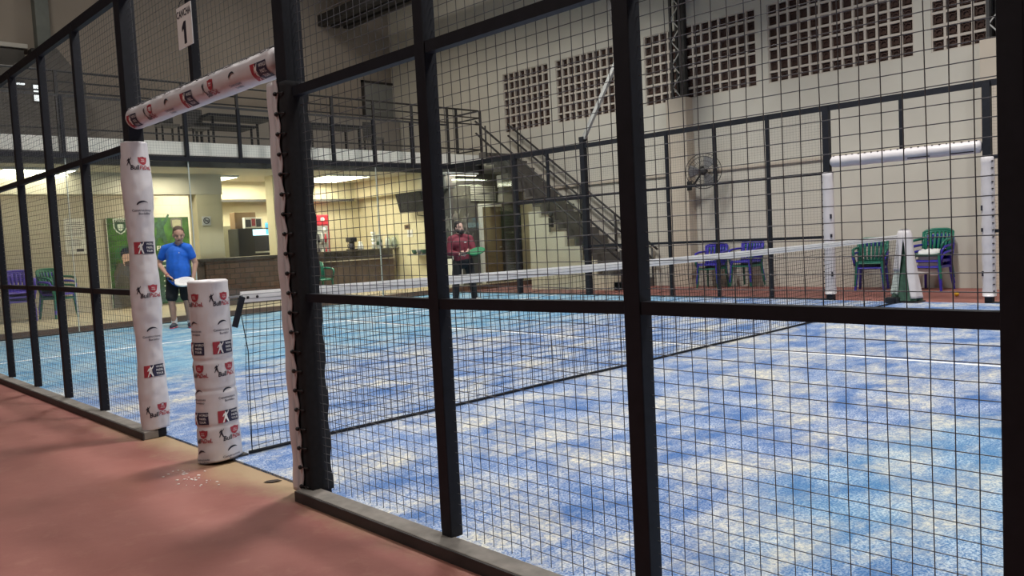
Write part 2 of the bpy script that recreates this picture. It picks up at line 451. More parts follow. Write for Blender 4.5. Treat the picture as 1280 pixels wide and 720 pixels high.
# mezzanine slab
mz = struct('slab', MB().box((-9,11.0,3.14),(12.1,16.0,3.40)), M['fascia'])
struct('ceiling_mezzanine', MB().box((-9,11.13,2.93),(13.0,14.4,3.14)), M['ceil'])
struct('beam_mezzanine', MB().box((-9,10.98,2.925),(12.1,11.13,3.14)), M['dark'])
# bar enclosure
YB = 14.4
struct('wall_bar_back', MB().box((-9,YB,.10),(5.9,YB+.2,2.93)), M['tilewall'])
struct('wall_bar_rear', MB().box((5.9,YB,.10),(10.7,YB+.2,2.93)), M['barwall'])
struct('wall_bar_right', MB().box((10.5,11.1,.10),(10.7,YB,2.93)), M['barwall'])
struct('wall_facade', MB().box((10.7,11.1,.10),(13.6,11.3,2.93)), M['gable'])
struct('wall_recess', MB().box((13.4,10.0,0),(13.6,11.1,3.1)), M['barwall'])
struct('column', MB().box((5.15,12.4,.10),(5.70,12.8,2.93)), M['barwall'])
struct('column.001', MB().box((6.92,12.4,.10),(7.28,12.75,2.93)), M['barwall'])
struct('beam_bar', MB().box((-9,12.39,2.50),(5.72,12.82,2.93)), M['ceil'])
struct('beam_bar.002', MB().box((5.9,YB-.35,2.50),(10.5,YB,2.93)), M['barwall'])
struct('beam_bar.003', MB().box((10.15,11.12,2.50),(10.5,YB-.35,2.93)), M['barwall'])
struct('trim_8', MB().box((5.9,YB-.38,2.44),(10.12,YB-.35,2.50)), M['gable'])
struct('trim_9', MB().box((-9,YB-.03,2.56),(5.1,YB,2.61)), M['pilaster'])

# ------------------------------------------------------------------ court fences
def mesh_panel(X, y0, y1, z0, z1, r, name, m, parent, pitch=.052, n=4, wob=0.0, offx=0.0, pz=.0428):
    w = MB(); L = y1-y0; H = z1-z0
    ny, nz = max(1, round(L/pitch)), max(1, round(H/pz))
    for k in range(1, ny):
        y = y0+L*k/ny
        if wob:
            dy = random.uniform(-wob, wob); pts = [(X+offx, y+dy*math.sin(q*1.7+k), z0+H*q/4) for q in range(5)]
        else: pts = [(X+offx, y, z0), (X+offx, y, z1)]
        w.tube(pts, r, n, cap=False)
    for k in range(1, nz):
        z = z0+H*k/nz
        if wob:
            dz = random.uniform(-wob, wob); pts = [(X+offx+r*1.6, y0+L*q/4, z+dz*math.sin(q*1.3+k)) for q in range(5)]
        else: pts = [(X+offx+r*1.6, y0, z), (X+offx+r*1.6, y1, z)]
        w.tube(pts, r, n, cap=False)
    return w.build(name, m, parent, fix=False)
def post(X, Y, s, z0, z1, parent, name='post'):
    w = MB(); w.rbox((X-s/2, Y-s/2, z0),(X+s/2, Y+s/2, z1), .004)
    w.rbox((X-s/2-.002, Y-s/2-.002, z1),(X+s/2+.002, Y+s/2+.002, z1+.006), .002)
    return w.build(name, M['black'], parent)
def rail(X, y0, z0, y1, z1, h, parent, wdt=.04, name='rail'):
    return MB().bar((X, y0, z0),(X, y1, z1), wdt, h).build(name, M['black'], parent)

YL = [1.08, 2.155, 3.10, 4.088, 5.10, 6.10]
YR = [-1.06, -2.110, -3.09, -4.119, -5.12, -6.13]
nf = thing('court_fence', 'near black steel mesh fence of the blue court, right beside the red floor', 'fence', (0,0,0), 0, 'court fences')
for Y in YL[1:]: post(0, Y, .058, .05, 3.02, nf)
for Y in YR[1:]: post(0, Y, .062 if Y > -4 else .054, .05, 4.0, nf)
post(0, YL[0], .10, 0, 4.0, nf, 'gate_post'); post(0, YR[0], .10, 0, 4.0, nf, 'gate_post')
post(0, .02, .05, 2.18, 3.02, nf, 'gate_stile')
zm = {-1.06: .997, -2.110: .990, -3.09: 1.001, -4.119: .999, -5.12: 1.0, -6.13: 1.0, 1.08: .989, 2.155: .991, 3.10: .998, 4.088: 1.0, 5.10: 1.0, 6.10: 1.0}
for seq in (YL, YR):
    for a, b_ in zip(seq[:-1], seq[1:]):
        rail(-.005, a, zm[a], b_, zm[b_], .040, nf)
        rail(-.005, a, 1.985, b_, 1.985, .045, nf)
        rail(-.005, a, 3.0, b_, 3.0, .075, nf)
        lo, hi = min(a, b_)+.03, max(a, b_)-.03
        near = seq is YR
        for z0, z1 in ((.055, .98), (1.015, 1.965), (2.005, 2.965)):
            mesh_panel(0, lo, hi, z0, z1, (.0014 if a < -3 else .0015) if near else .0012, 'mesh_panel', M['wire'], nf, n=5, wob=.0025 if near else .001, offx=.012)
rail(0, YL[0], 3.0, YR[0], 3.0, .075, nf)
rail(0, YL[0], 2.155, YR[0], 2.155, .06, nf, name='gate_lintel')
for lo, hi in ((YR[0]+.05, -.01), (.05, YL[0]-.05)):
    mesh_panel(0, lo, hi, 2.21, 2.965, .0014, 'mesh_panel', M['wire'], nf, wob=.001, offx=.012)
for lo, hi in ((YL[0]-.06, 10.2), (-10.2, YR[0]+.03)):
    w = MB()
    w.rbox((-.105, lo, .0), (-.008, hi, .055), .006)
    w.build('base_channel', M['concrete'], nf)
    MB().box((-.112, lo, .0), (-.1055, hi, .050)).build('base_angle', M['dark'], nf)

ff = thing('court_fence', 'far black steel mesh fence of the blue court, in front of the cream wall', 'fence', (FX,0,0), 0, 'court fences')
YF = [1.12, 2.12, 3.12, 4.12, 5.12, 6.12]; YFr = [-1.12, -2.12, -3.12, -4.12, -5.12]
for Y in YF[1:-1]: post(0, Y, .055, 0, 3.02, ff)
for Y in YFr[1:]: post(0, Y, .055, 0, 3.02, ff)
post(0, 6.12, .11, 0, 3.10, ff, 'corner_post'); post(0, 8.12, .10, 0, 3.02, ff, 'corner_post'); post(0, 7.12, .055, 2.0, 3.02, ff)
post(0, 1.12, .10, 0, 3.02, ff, 'gate_post'); post(0, -1.12, .10, 0, 3.02, ff, 'gate_post'); post(0, 0, .05, 2.2, 3.0, ff, 'gate_stile')
for seq in (YF, YFr):
    for a, b_ in zip(seq[:-1], seq[1:]):
        rail(0, a, 1.0, b_, 1.0, .045, ff); rail(0, a, 2.0, b_, 2.0, .045, ff); rail(0, a, 3.0, b_, 3.0, .085, ff)
        lo, hi = min(a, b_)+.03, max(a, b_)-.03
        for z0, z1 in ((.05, .98), (1.02, 1.98), (2.02, 2.96)):
            mesh_panel(0, lo, hi, z0, z1, .0009, 'mesh_panel', M['farwire'], ff, n=3)
rail(0, 1.12, 3.0, -1.12, 3.0, .085, ff); rail(0, 1.12, 2.16, -1.12, 2.16, .06, ff, name='gate_lintel')
rail(0, 6.12, 3.0, 10.3, 3.0, .10, ff); rail(0, 6.12, 2.0, 8.12, 2.0, .10, ff, .06); 
for a, b_ in ((6.17, 7.09), (7.15, 8.07)): mesh_panel(0, a, b_, 2.06, 2.95, .0009, 'mesh_panel', M['farwire'], ff, n=3)
for a, b_, z1 in ((6.18, 8.06, 1.95), (8.18, 10.25, 2.95)):
    MB().box((-.006, a, .03),(.006, b_, z1)).build('glass_pane', M['glass'], ff)
for lo, hi in ((1.07, 10.3), (-10.2, -1.07)):
    MB().box((-.05, lo, 0),(.05, hi, .03)).build('base_channel', M['dark'], ff)

ew = thing('glass_end_wall', 'tall glass wall with mesh above at the far left end of the court', 'court wall', (0,10.36,0))
k = 0
for i in range(5):
    x0 = .05+i*2.07
    MB().box((x0+.012, -.006, .03),(x0+2.058, .006, 2.95)).build('glass_pane', M['glass'], ew)
edge = mat('glass_edge', (.50,.55,.50), .3)
for i in range(6):
    x0 = .05+i*2.07
    if i: MB().box((x0-.009, -.008, .03),(x0+.009, .008, 2.95)).build('joint_strip', edge, ew)
for i in range(11):
    x0 = .05+i*1.035
    if 0 < i < 10: MB().rbox((x0-.03, -.03, 2.95),(x0+.03, .03, 4.0), .003).build('post', M['black'], ew)
MB().box((.0,-.04,2.95),(FX,.04,3.03)).build('rail', M['black'], ew)
MB().box((.0,-.02,3.97),(FX,.02,4.01)).build('rail', M['dark'], ew)
MB().box((.0,-.04,0),(FX,.04,.03)).build('base_channel', M['dark'], ew)
w = MB()
for k in range(1, 205): w.tube([(k*.0505, 0, 3.03),(k*.0505, 0, 3.98)], .0012, 3, cap=False)
for k in range(1, 19): w.tube([(0, .003, 3.03+k*.05),(FX, .003, 3.03+k*.05)], .0012, 3, cap=False)
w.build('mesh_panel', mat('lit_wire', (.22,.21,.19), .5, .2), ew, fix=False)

# floodlight mast on the far fence corner
t = thing('floodlight_mast', 'bent steel floodlight arm rising from the far fence corner post', 'lamp mast', (FX,6.12,3.10))
MB().bar((0,0,-.0),(0,-1.08,1.60), .07, .07).build('lower_arm', M['truss'], t)
MB().bar((0,-1.06,1.52),(0,-.75,2.95), .08, .08).build('upper_arm', M['dark'], t)
MB().rbox((-.06,-.06,0),(.06,.06,.08), .005).build('bracket', M['black'], t)
MB().rbox((-.45,-.95,2.92),(.25,-.55,3.0), .01).build('lamp_head', M['dark'], t)

# ------------------------------------------------------------------ printed padding
PM = [M['pad'], M['red'], M['ink'], M['navy'], M['grey_ink'], M['white']]
PLAYER = [(-.30,0),(-.16,.05),(-.05,.38),(.06,.38),(.20,.02),(.34,0),(.20,.50),(.16,.78),(.30,.98),(.40,1.22),(.34,1.25),(.20,1.02),(.10,.98),(.10,1.08),(.04,1.14),(-.04,1.10),(-.04,.99),(-.16,.92),(-.28,.66),(-.22,.62),(-.10,.80),(-.10,.55)]
SHIELD = [(-.5,.42),(-.3,.40),(0,.50),(.3,.40),(.5,.42),(.46,-.05),(.34,-.34),(0,-.52),(-.34,-.34),(-.46,-.05)]
def sc2(poly, s, dx=0, dy=0, sy=None): return [(x*s+dx, y*(sy or s)+dy) for x, y in poly]
def logo_bull(s):
    """shield over two-tone lettering with a small player; list of (verts, faces, material, lift)"""
    out = []
    P = sc2(PLAYER, .036*s, -.052*s, .0*s); out.append((P, [list(range(len(P)))], 2, 1))
    P = sc2(SHIELD, .056*s, .024*s, .026*s, .046*s); out.append((P, [list(range(len(P)))], 1, 1))
    for q in (0, 1): 
        v, f = text2d('BULL' if q == 0 else 'PADEL', .006*s, bold=.01); out.append(([(x+.024*s, y+(.031-.010*q)*s) for x, y in v], f, 5, 2))
    v, f = text2d('Bull', .025*s, 'RIGHT', .03, .15); out.append(([(x*.85+.0*s, y-.012*s) for x, y in v], f, 2, 1))
    v, f = text2d('PaDeL', .022*s, 'LEFT', .028, .15); out.append(([(x*.85+.002*s, y-.012*s) for x, y in v], f, 1, 1))
    return out
def logo_arc(s):
    out = []; n = 14; P = []
    for i in range(n+1):
        a = R(175 - 150*i/n); rr = .030*s; P.append((rr*math.cos(a)*1.05, rr*math.sin(a)*.85 + .004*s))
    for i in range(n, -1, -1):
        a = R(175 - 150*i/n); rr = (.030 - .012*math.sin(PI*min(1, .12+i/n*.9)))*s; P.append((rr*math.cos(a)*1.05, rr*math.sin(a)*.85 + .004*s))
    Q = [(x+.004*s, y+.012*s) for x, y in P]
    out.append((Q, [[i, i+1, 2*n+1-i-1, 2*n+1-i] for i in range(n)], 2, 1))
    v, f = text2d('Construcciones', .0120*s, bold=.03); out.append(([(x*.95, y-.012*s) for x, y in v], f, 4, 1))
    v, f = text2d('Bordelino', .0120*s, bold=.03); out.append(([(x*.95+.012*s, y-.030*s) for x, y in v], f, 4, 1))
    return out
def logo_tour(s):
    out = []
    def rect(x0, x1, y0, y1, n, m, l):
        k = 4; vs = [(x0+(x1-x0)*i/n, y0+(y1-y0)*j/k) for j in range(k+1) for i in range(n+1)]
        fs = [[j*(n+1)+i, j*(n+1)+i+1, (j+1)*(n+1)+i+1, (j+1)*(n+1)+i] for j in range(k) for i in range(n)]
        out.append((vs, fs, m, l))
    rect(-.066*s, -.026*s, -.036*s, .036*s, 3, 1, 1); rect(-.026*s, .066*s, -.036*s, .036*s, 6, 3, 1)
    P = sc2(PLAYER, .056*s, -.027*s, -.035*s); out.append((P, [list(range(len(P)))], 5, 2))
    for q, tx in enumerate(('WORLD', 'PADEL', 'TOUR')):
        v, f = text2d(tx, .0125*s, 'LEFT', .02); out.append(([(x*.9+.008*s, y+(.021-.021*q)*s) for x, y in v], f, 5, 2))
    return out
def pad_col(name, label, cat, C, z0, z1, rad, inner, prints, group, seed, seams=(), top_cap=True, tilt=0.0, nth=40):
    """padded vinyl sleeve round a post: rad(theta, z) gives its radius"""
    def S(th, z, lift=0.0):
        t_ = (z-z0)/(z1-z0)
        wr = .0060*noise.noise(Vector((math.cos(th)*1.6+seed, math.sin(th)*1.6, z*5))) + .0042*noise.noise(Vector((math.cos(th)*3+seed, math.sin(th)*3+z*4, z*16)))
        for sz in seams: wr -= .006*math.exp(-((z-sz)/.010)**2)
        rr = rad(th, t_) + wr + lift
        zz = z + tilt*math.cos(th+1.2)*(1-t_)**3
        return Vector((C[0]+rr*math.cos(th), C[1]+rr*math.sin(th), zz))
    w = MB(); nz = max(20, int((z1-z0)/.009))
    o = 0; vs = []; fs = []
    for j in range(nz+1):
        z = z0+(z1-z0)*j/nz
        for i in range(nth): vs.append(S(2*PI*i/nth, z))
    for j in range(nz):
        for i in range(nth): fs.append((j*nth+i, j*nth+(i+1)%nth, (j+1)*nth+(i+1)%nth, (j+1)*nth+i))
    n0 = len(vs)
    # rolled rims down to an inner skin
    for (z, base, dz) in ((z0, 0, .006), (z1, nz*nth, .008)):
        sgn = -1 if base == 0 else 1
        for i in range(nth):
            p = S(2*PI*i/nth, z); d = Vector((C[0], C[1], p.z))-p
            L = d.length
            vs.append(p + d*min(1, .10) + Vector((0,0,sgn*dz)))
        for i in range(nth):
            p = S(2*PI*i/nth, z); a = 2*PI*i/nth
            vs.append(Vector((C[0]+inner*math.cos(a), C[1]+inner*math.sin(a), p.z+sgn*dz*.6)))
    for q in range(2):
        base = 0 if q == 0 else nz*nth; a0 = n0+q*2*nth; b0 = a0+nth
        for i in range(nth):
            i2 = (i+1) % nth
            fs.append((base+i, base+i2, a0+i2, a0+i)); fs.append((a0+i, a0+i2, b0+i2, b0+i))
    for i in range(nth):
        i2 = (i+1) % nth; fs.append((n0+nth+i, n0+nth+i2, n0+3*nth+i2, n0+3*nth+i))
    w.add(vs, fs, 0, True)
    for (kind, th0, z, s) in prints:
        for (v, f, m, l) in {'bull': logo_bull, 'arc': logo_arc, 'tour': logo_tour}[kind](s):
            rr = rad(th0, .5)
            w.add([S(th0+x/rr, z+y,   .0024*l) for x, y in v], f, m)
    o = w.build(name, PM, fix=True)
    tag(o, label, cat, group)
    return o

GP = 'printed pads laced round the near gate'
# left gate post: sleeve facing the gap
pr = []
for i, kd in enumerate(('bull','arc','tour','bull','arc','tour','bull')):
    z = (1.845, 1.56, 1.295, .985, .705, .455, .165)[i]
    pr.append((kd, R(-95), z, 1.22 if kd != 'tour' else 1.12))
p1 = pad_col('post_pad', 'tall white printed pad laced round the left gate post', 'padding', (0,1.085), .05, 2.0, lambda th, t: .086+.006*math.sin(t*17)+.004*math.cos(th*2), .0725, pr, GP, 3.0, tilt=.02)
# near net post
pr = []
for z, kd in ((.955,'bull'),(.80,'arc'),(.685,'tour'),(.54,'bull'),(.40,'arc'),(.275,'tour'),(.155,'bull'),(.045,'arc')):
    s_ = 1.08 if kd != 'tour' else 1.0; pr.append((kd, R(-82), z, s_)); pr.append((kd, R(-166), z, s_))
p2 = pad_col('net_post_pad', 'short stout white printed pad round the near net post', 'padding', (.006,.077), .012, 1.072, lambda th, t: (.118+.016*(1-t)**2)*(1+.05*math.cos(2*(th-R(60)))), .062, pr, GP, 9.0, seams=(.612,.435,.222), tilt=.018)
post_ = thing('net_post', 'dark net post hidden in the white pad at the near end of the net', 'net post', (.02,.06,.012))
MB().rbox((-.04,-.04,0),(.04,.04,1.0), .006).build('upright', M['black'], post_)
MB().rbox((-.10,-.075,0),(.12,.075,.010), .002).build('base_plate', M['dark'], post_)
MB().bar((.05,-.05,.955),(.155,-.07,.960), .012, .012).build('cable', M['steel'], post_)
w = MB(); w.bar((.085,-.085,.78),(.15,-.075,.955), .012, .035); w.build('side_strap', M['black'], post_)

# right gate post: half pad on the gap side, laced behind the post with black cord
t = thing('post_pad', 'tall white pad with black cord lacing on the right gate post', 'padding', (0,YR[0],0), 0, GP)
z0, z1 = .03, 2.045
def halfpad(u, z):
    # u 0..1 goes round the gap side from the outer face to the inner face
    a = PI*u; wv = .004*noise.noise(Vector((u*3, z*6, 2.0))) + .003*math.sin(z*23+u)
    x = -math.cos(a)*(.068+wv); y = .058 + math.sin(a)**.6*(.115+wv)
    return Vector((x, y, z))
w = MB(); nu, nv = 24, 90; vs = []; fs = []
for j in range(nv+1):
    z = z0+(z1-z0)*j/nv
    for i in range(nu+1): vs.append(halfpad(i/nu, z))
for j in range(nv):
    for i in range(nu): fs.append((j*(nu+1)+i, j*(nu+1)+i+1, (j+1)*(nu+1)+i+1, (j+1)*(nu+1)+i))
for base, rev in ((0, True), (nv*(nu+1), False)):
    fs.append([base+i for i in range(nu+1)])
for j in range(nv): fs.append((j*(nu+1), (j+1)*(nu+1), (j+1)*(nu+1)+nu, j*(nu+1)+nu))
w.add(vs, fs, 0, True)
# edge flaps that lap onto the post
fl = MB()
def flap(sgn):
    vs = []; fs = []
    for j in range(nv+1):
        z = z0+(z1-z0)*j/nv; e = .010*math.sin(z*37)+.006*noise.noise(Vector((z*9, sgn, 0)))
        x = sgn*(.0665+.003*math.sin(z*37))
        for y, dx in ((.058, 0), (.02+e*.5, .002), (.02+e*.5, -.004), (.058, -.004)): vs.append(Vector((x+dx*sgn, y, z)))
    for j in range(nv):
        for i in range(4): fs.append((j*4+i, j*4+(i+1)%4, (j+1)*4+(i+1)%4, (j+1)*4+i))
    fl.add(vs, fs, 0, True)
flap(-1); flap(1)
for kd, z, s in (('tour', .30, .5), ('bull', 1.0, .5)):
    pass
body = w.build('cover', PM, t); fl.build('edge_flap', M['pad'], t)
fo = MB(); vs = []; fs = []
for j in range(nv+1):
    z = z0+.01+(z1-z0-.02)*j/nv; e = .008*math.sin(z*29)+.008*noise.noise(Vector((z*7, 4, 0)))
    for x, y in ((-.056,.055),(-.056,-.053+e*.2),(.0,-.0535-e*.1),(.056+e*.6,-.0535-e*.1),(.056+e*.6,.055)): vs.append(Vector((x, y, z)))
for j in range(nv):
    for i in range(5): fs.append((j*5+i, j*5+(i+1)%5, (j+1)*5+(i+1)%5, (j+1)*5+i))
fs.append([0,1,2,3,4]); fs.append([nv*5+i for i in range(5)])
fo.add(vs, fs, 0, True); fo.build('backing', M['foam'], t)
nk = 21
for i in range(nk):
    z = z1-.065-(z1-z0-.10)*i/(nk-1)
    kn = MB(); kn.ball((-.072, .030, z), .011, 10, 7)
    kn.tube([(-.072,.030,z),(-.070,.012,z+.003),(-.064,-.012,z+.002),(-.0585,-.03,z)], .0035, 6)
    kn.build('lace', M['blackpl'], t)
# lintel pad
t = thing('lintel_pad', 'white printed padded roll laced along the beam over the near gate', 'padding', (0,.09,2.155), 0, GP)
w = MB(); L0, L1 = -1.075, .965; nth = 32; nl = 80
def LS(th, y, lift=0.0):
    wr = .004*noise.noise(Vector((math.cos(th)*2, math.sin(th)*2, y*5)))+.002*noise.noise(Vector((math.cos(th)*5, math.sin(th)*5, y*14)))
    e = min(1.0, (y-L0)/.03+.55, (L1-y)/.06+.45) if True else 1
    rr = (.070+wr)*max(.5, e) + lift
    return Vector((rr*math.cos(th), y, rr*math.sin(th)))
vs = [LS(2*PI*i/nth, L0+(L1-L0)*j/nl) for j in range(nl+1) for i in range(nth)]
fs = [(j*nth+i, j*nth+(i+1)%nth, (j+1)*nth+(i+1)%nth, (j+1)*nth+i) for j in range(nl) for i in range(nth)]
fs += [[i for i in range(nth)][::-1], [nl*nth+i for i in range(nth)]]
w.add(vs, fs, 0, True)
for i, kd in enumerate(('tour','bull','arc','tour','bull','arc','tour')):
    y = L1-.16-i*.295
    for (v, f, m, l) in {'bull': logo_bull, 'arc': logo_arc, 'tour': logo_tour}[kd](1.25):
        # seen from outside the court (from -x) the print runs along -y
        w.add([LS(R(212)-yy/.07, y-xx, .0022+.0014*l) for xx, yy in v], f, m)
w.build('cover', PM, t)
for i in range(26):
    y = L1-.05-i*(L1-L0-.1)/25
    k = MB(); k.tube([LS(R(128), y, .003), LS(R(105), y-.014, .005), LS(R(80), y-.02, .003)], .004, 5); k.build('lace', M['blackpl'], t)
MB().add([LS(R(126)+(.10*v), L0+.03+(L1-L0-.06)*u, .004+.004*math.sin(u*60)*v) for v in (0,1) for u in [q/60 for q in range(61)]], [(i, i+1, 62+i, 61+i) for i in range(60)], 0, True).build('edge_hem', M['pad'], t, fix=False)

# far gate: white pads on both posts and the lintel
GF = 'white pads on the far gate'
for sgn, lb in ((1, 'white pad on the left post of the far gate, dark print on its right edge'), (-1, 'white pad on the right post of the far gate, laced down its right side')):
    t = thing('far_post_pad', lb, 'padding', (FX, sgn*1.12, 0), 0, GF)
    w = MB()
    w.lathe([(.074,.10),(.086,.11)]+[(.084+.004*math.sin(q*2.1), .11+q*.076) for q in range(25)]+[(.086,2.0),(.074,2.01)], 20)
    w.build('cover', M['pad'], t)
    for q in range(20):
        MB().cbox((-.05, -.072 if sgn < 0 else .072, .18+q*.093), (.03,.02,.014)).build('lace', M['blackpl'], t)
    for q, z in enumerate((.42,1.02,1.32)):
        MB().cbox((-.060, -.061 if sgn > 0 else .061, z), (.025,.025,.07 if q != 1 else .05), T=None).build('print', M['ink'], t)
t = thing('far_lintel_pad', 'white padded roll over the far gate opening', 'padding', (FX, 0, 2.16), 0, GF)
w = MB(); w.tube([(0,-1.06,0),(0,-1.03,0)]+[(0.002*math.sin(q), -1.0+q*.1, .003*math.sin(q*2.3)) for q in range(21)]+[(0,1.03,0),(0,1.06,0)], [.05,.085]+[.088]*21+[.085,.05], 20)
w.build('cover', M['pad'], t)
for q in range(22): MB().cbox((-.03, -1.0+q*.095, .085), (.05,.014,.012)).build('lace', M['blackpl'], t)
MB().cbox((-.055,-.25,-.064),(.03,.30,.016)).build('print', M['ink'], t); MB().cbox((-.055,-.82,-.064),(.03,.3,.016)).build('print', M['ink'], t)

# court number sign
t = thing('court_sign', 'white sign reading CANCHA 1 tied to the stile over the near gate', 'sign', (-.035,.035,2.425))
MB().rbox((-.003,-.10,0),(.003,.10,.235), .001).build('panel', M['white'], t)
v, f = text2d('CANCHA', .040, bold=.03)
MB().add([(-.0042, -x*.80, .190+y) for x, y in v], f).build('lettering', M['ink'], t)
ONE = [(-.022,-.062),(.030,-.062),(.030,.062),(.004,.062),(-.036,.030),(-.036,.008),(-.004,.024),(-.004,-.044),(-.022,-.044)]
ONE = [(-.010,-.062),(.022,-.062),(.022,.064),(-.004,.064),(-.034,.034),(-.034,.010),(-.010,.026)]
MB().prism(ONE, lambda u, v, tt: (tt, -u, .080+v), -.0045, -.003).build('numeral', M['ink'], t)
w = MB(); w.tube([(0,.08,.225),(.01,.07,.27),(.03,-.03,.30)], .002, 5); w.tube([(0,-.08,.225),(.01,-.07,.27),(.03,-.04,.30)], .002, 5); w.build('tie', M['blackpl'], t)

# ------------------------------------------------------------------ net
nt_ = thing('court_net', 'black court net with a white top band strung across the blue turf', 'net', (0,0,.012))
nx0, nx1 = .17, 10.15
def top(x): return .985 - .03*math.sin(PI*(x-nx0)/(nx1-nx0))
w = MB(); n = int((nx1-nx0)/.047)
for i in range(n+1):
    x = nx0+(nx1-nx0)*i/n; lean = .02*math.sin(x*2.3)
    zt = top(x)-.07
    w.tube([(x+ (.03*math.exp(-(x-nx0)*2.0)), lean*.2, zt),(x, lean+.012*math.sin(x*5), zt*.5),(x, .0, .02)], .0017 if x < 2.5 else .0022, 4, cap=False)
for k in range(19):
    t_ = (k+.5)/19
    w.tube([(nx0+(nx1-nx0)*q/80, .02*math.sin((nx0+(nx1-nx0)*q/80)*2.3)*(1-abs(2*t_-1))+.003*math.sin(q*1.7+k), .02+(top(nx0+(nx1-nx0)*q/80)-.09)*t_+.006*math.sin(q*1.1+k)) for q in range(81)], .0018, 4, cap=False)
w.build('netting', M['net'], nt_, fix=False)
w = MB(); nb = 60; vs = []; fs = []
for i in range(nb+1):
    x = nx0-.005+(nx1-nx0+.01)*i/nb; z = top(x); th = .006+.002*math.sin(x*9)
    for y, zz in ((-th, z-.066),(-th*1.3, z-.035),(-th*.8, z),(th*.8, z),(th*1.3, z-.035),(th, z-.066)): vs.append((x, y-.004, zz))
for i in range(nb):
    for j in range(6): fs.append((i*6+j, i*6+(j+1)%6, (i+1)*6+(j+1)%6, (i+1)*6+j))
fs += [[0,1,2,3,4,5],[nb*6+j for j in range(6)]]
w.add(vs, fs, 0, False); w.build('top_band', M['tape'], nt_)
for z in (.018, .045):
    MB().tube([(nx0+(nx1-nx0)*q/60, -.013, top(nx0+(nx1-nx0)*q/60)-z) for q in range(61)], .0016, 5).build('stitching', M['mgrey'], nt_)
for x in (.205, .265): MB().ball((x, -.016, .948), (.009,.006,.009), 10, 6).build('eyelet', M['blackpl'], nt_)
MB().tube([(nx0-.02+(nx1-nx0+.04)*q/40, .01*math.sin(q*.7), .012) for q in range(41)], .010, 6).build('bottom_cord', M['net'], nt_)
MB().tube([(nx0-.02,0,.95),(nx0+.02,0,.62),(nx0,0,.02)], .0028, 6).build('side_cord', M['net'], nt_)

# far net post under its open cloth
t = thing('net_post', 'far net post wrapped in a loose white pad flaring over a dark green skirt', 'net post', (10.28,-.06,.012))
MB().rbox((-.04,-.04,0),(.04,.04,1.0), .006).build('upright', M['black'], t)
MB().rbox((-.14,-.22,0),(.16,.22,.02), .004).build('base_plate', M['dark'], t)
w = MB(); nth = 40; vs = []; fs = []; nz = 22
for j in range(nz+1):
    q = j/nz; z = .03+ (1-q)*.86
    for i in range(nth):
        a = 2*PI*i/nth; rr = (.052+.15*q**1.6)*(1+.16*q*math.sin(5*a+1.0)+.08*q*math.sin(11*a))
        vs.append((rr*math.cos(a)*.8, rr*math.sin(a), z))
for j in range(nz):
    for i in range(nth): fs.append((j*nth+i, j*nth+(i+1)%nth, (j+1)*nth+(i+1)%nth, (j+1)*nth+i))
fs.append([i for i in range(nth)])
w.add(vs, fs, 0, True); w.build('skirt', M['dgreen'], t)
w = MB(); vs = []; fs = []; nth = 44
# white wrap: closed round the head of the post, parting into two flaps lower down
def wr_(a, q): return (.035+.050*min(1, q*8)**.5 + .135*max(0, q-.15)**1.3)*(1+.07*math.sin(6*a+q*3)*q)+.016
for j in range(31):
    q = j/30; z = 1.065-q*1.0
    gap = R(30)*max(0, (q-.16))**.6 if q > .16 else 0
    for i in range(nth+1):
        a = R(188)+gap + (2*PI-2*gap)*i/nth; rr = wr_(a, q); vs.append((rr*math.cos(a)*.85, rr*math.sin(a), z))
for j in range(30):
    for i in range(nth):
        if j > 17 and i > nth*.62: continue
        fs.append((j*(nth+1)+i, j*(nth+1)+i+1, (j+1)*(nth+1)+i+1, (j+1)*(nth+1)+i))
fs.append([i for i in range(nth+1)])
w.add(vs, fs, 0, True)
o = w.build('white_wrap', M['pad'], t, fix=False); o.modifiers.new('thickness', 'SOLIDIFY').thickness = .012
w = MB(); vs = []; fs = []
for j in range(17):
    q = .58+.36*j/16; z = 1.065-q
    for i in range(9):
        a = R(188)-R(22)-R(62)*i/8; rr = wr_(a, q)-.004; vs.append((rr*math.cos(a)*.85, rr*math.sin(a), z))
for j in range(16):
    for i in range(8): fs.append((j*9+i, j*9+i+1, (j+1)*9+i+1, (j+1)*9+i))
w.add(vs, fs, 0, True); w.build('pale_flap', M['palecloth'], t, fix=False).modifiers.new('thickness', 'SOLIDIFY').thickness = .008
MB().rbox((-.26,.02,.0),(-.12,.20,.09), .02).build('weight', M['blackpl'], t)

# ------------------------------------------------------------------ small things on the ground
o = MB().ball((0,0,0), .034, 18, 12).build('ball', M['yball'], loc=(11.45,-.375,.034)); tag(o, 'small orange ball on the red floor beyond the far gate', 'ball')
w = MB(); P = [(0,-.045),(.018,-.02),(.024,.01),(.012,.035),(0,.05),(-.014,.03),(-.022,.005),(-.014,-.025)]
w.add([(x, y, .002+.010*abs(x)*20*.1+.004*math.sin(y*60)**2) for x, y in P]+[(0,0,.004)], [(i, (i+1)%8, 8) for i in range(8)]); 
o = w.build('leaf', M['leaf'], loc=(-.02,-.63,.002), fix=False); o.rotation_euler = (0,0,1.0); o.modifiers.new('thickness','SOLIDIFY').thickness = .002
tag(o, 'dark dry leaf lying on the sandy strip by the right gate post', 'leaf')
w = MB()  # white flecks put in to draw the glints on the floor
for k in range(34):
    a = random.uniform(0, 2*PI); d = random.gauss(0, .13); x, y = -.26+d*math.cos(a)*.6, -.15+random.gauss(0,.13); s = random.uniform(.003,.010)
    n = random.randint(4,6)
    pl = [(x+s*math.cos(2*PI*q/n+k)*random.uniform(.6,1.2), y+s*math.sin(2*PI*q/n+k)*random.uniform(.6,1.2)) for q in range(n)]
    w.prism(pl, lambda u, v, t: (u, v, t), .0, .003)
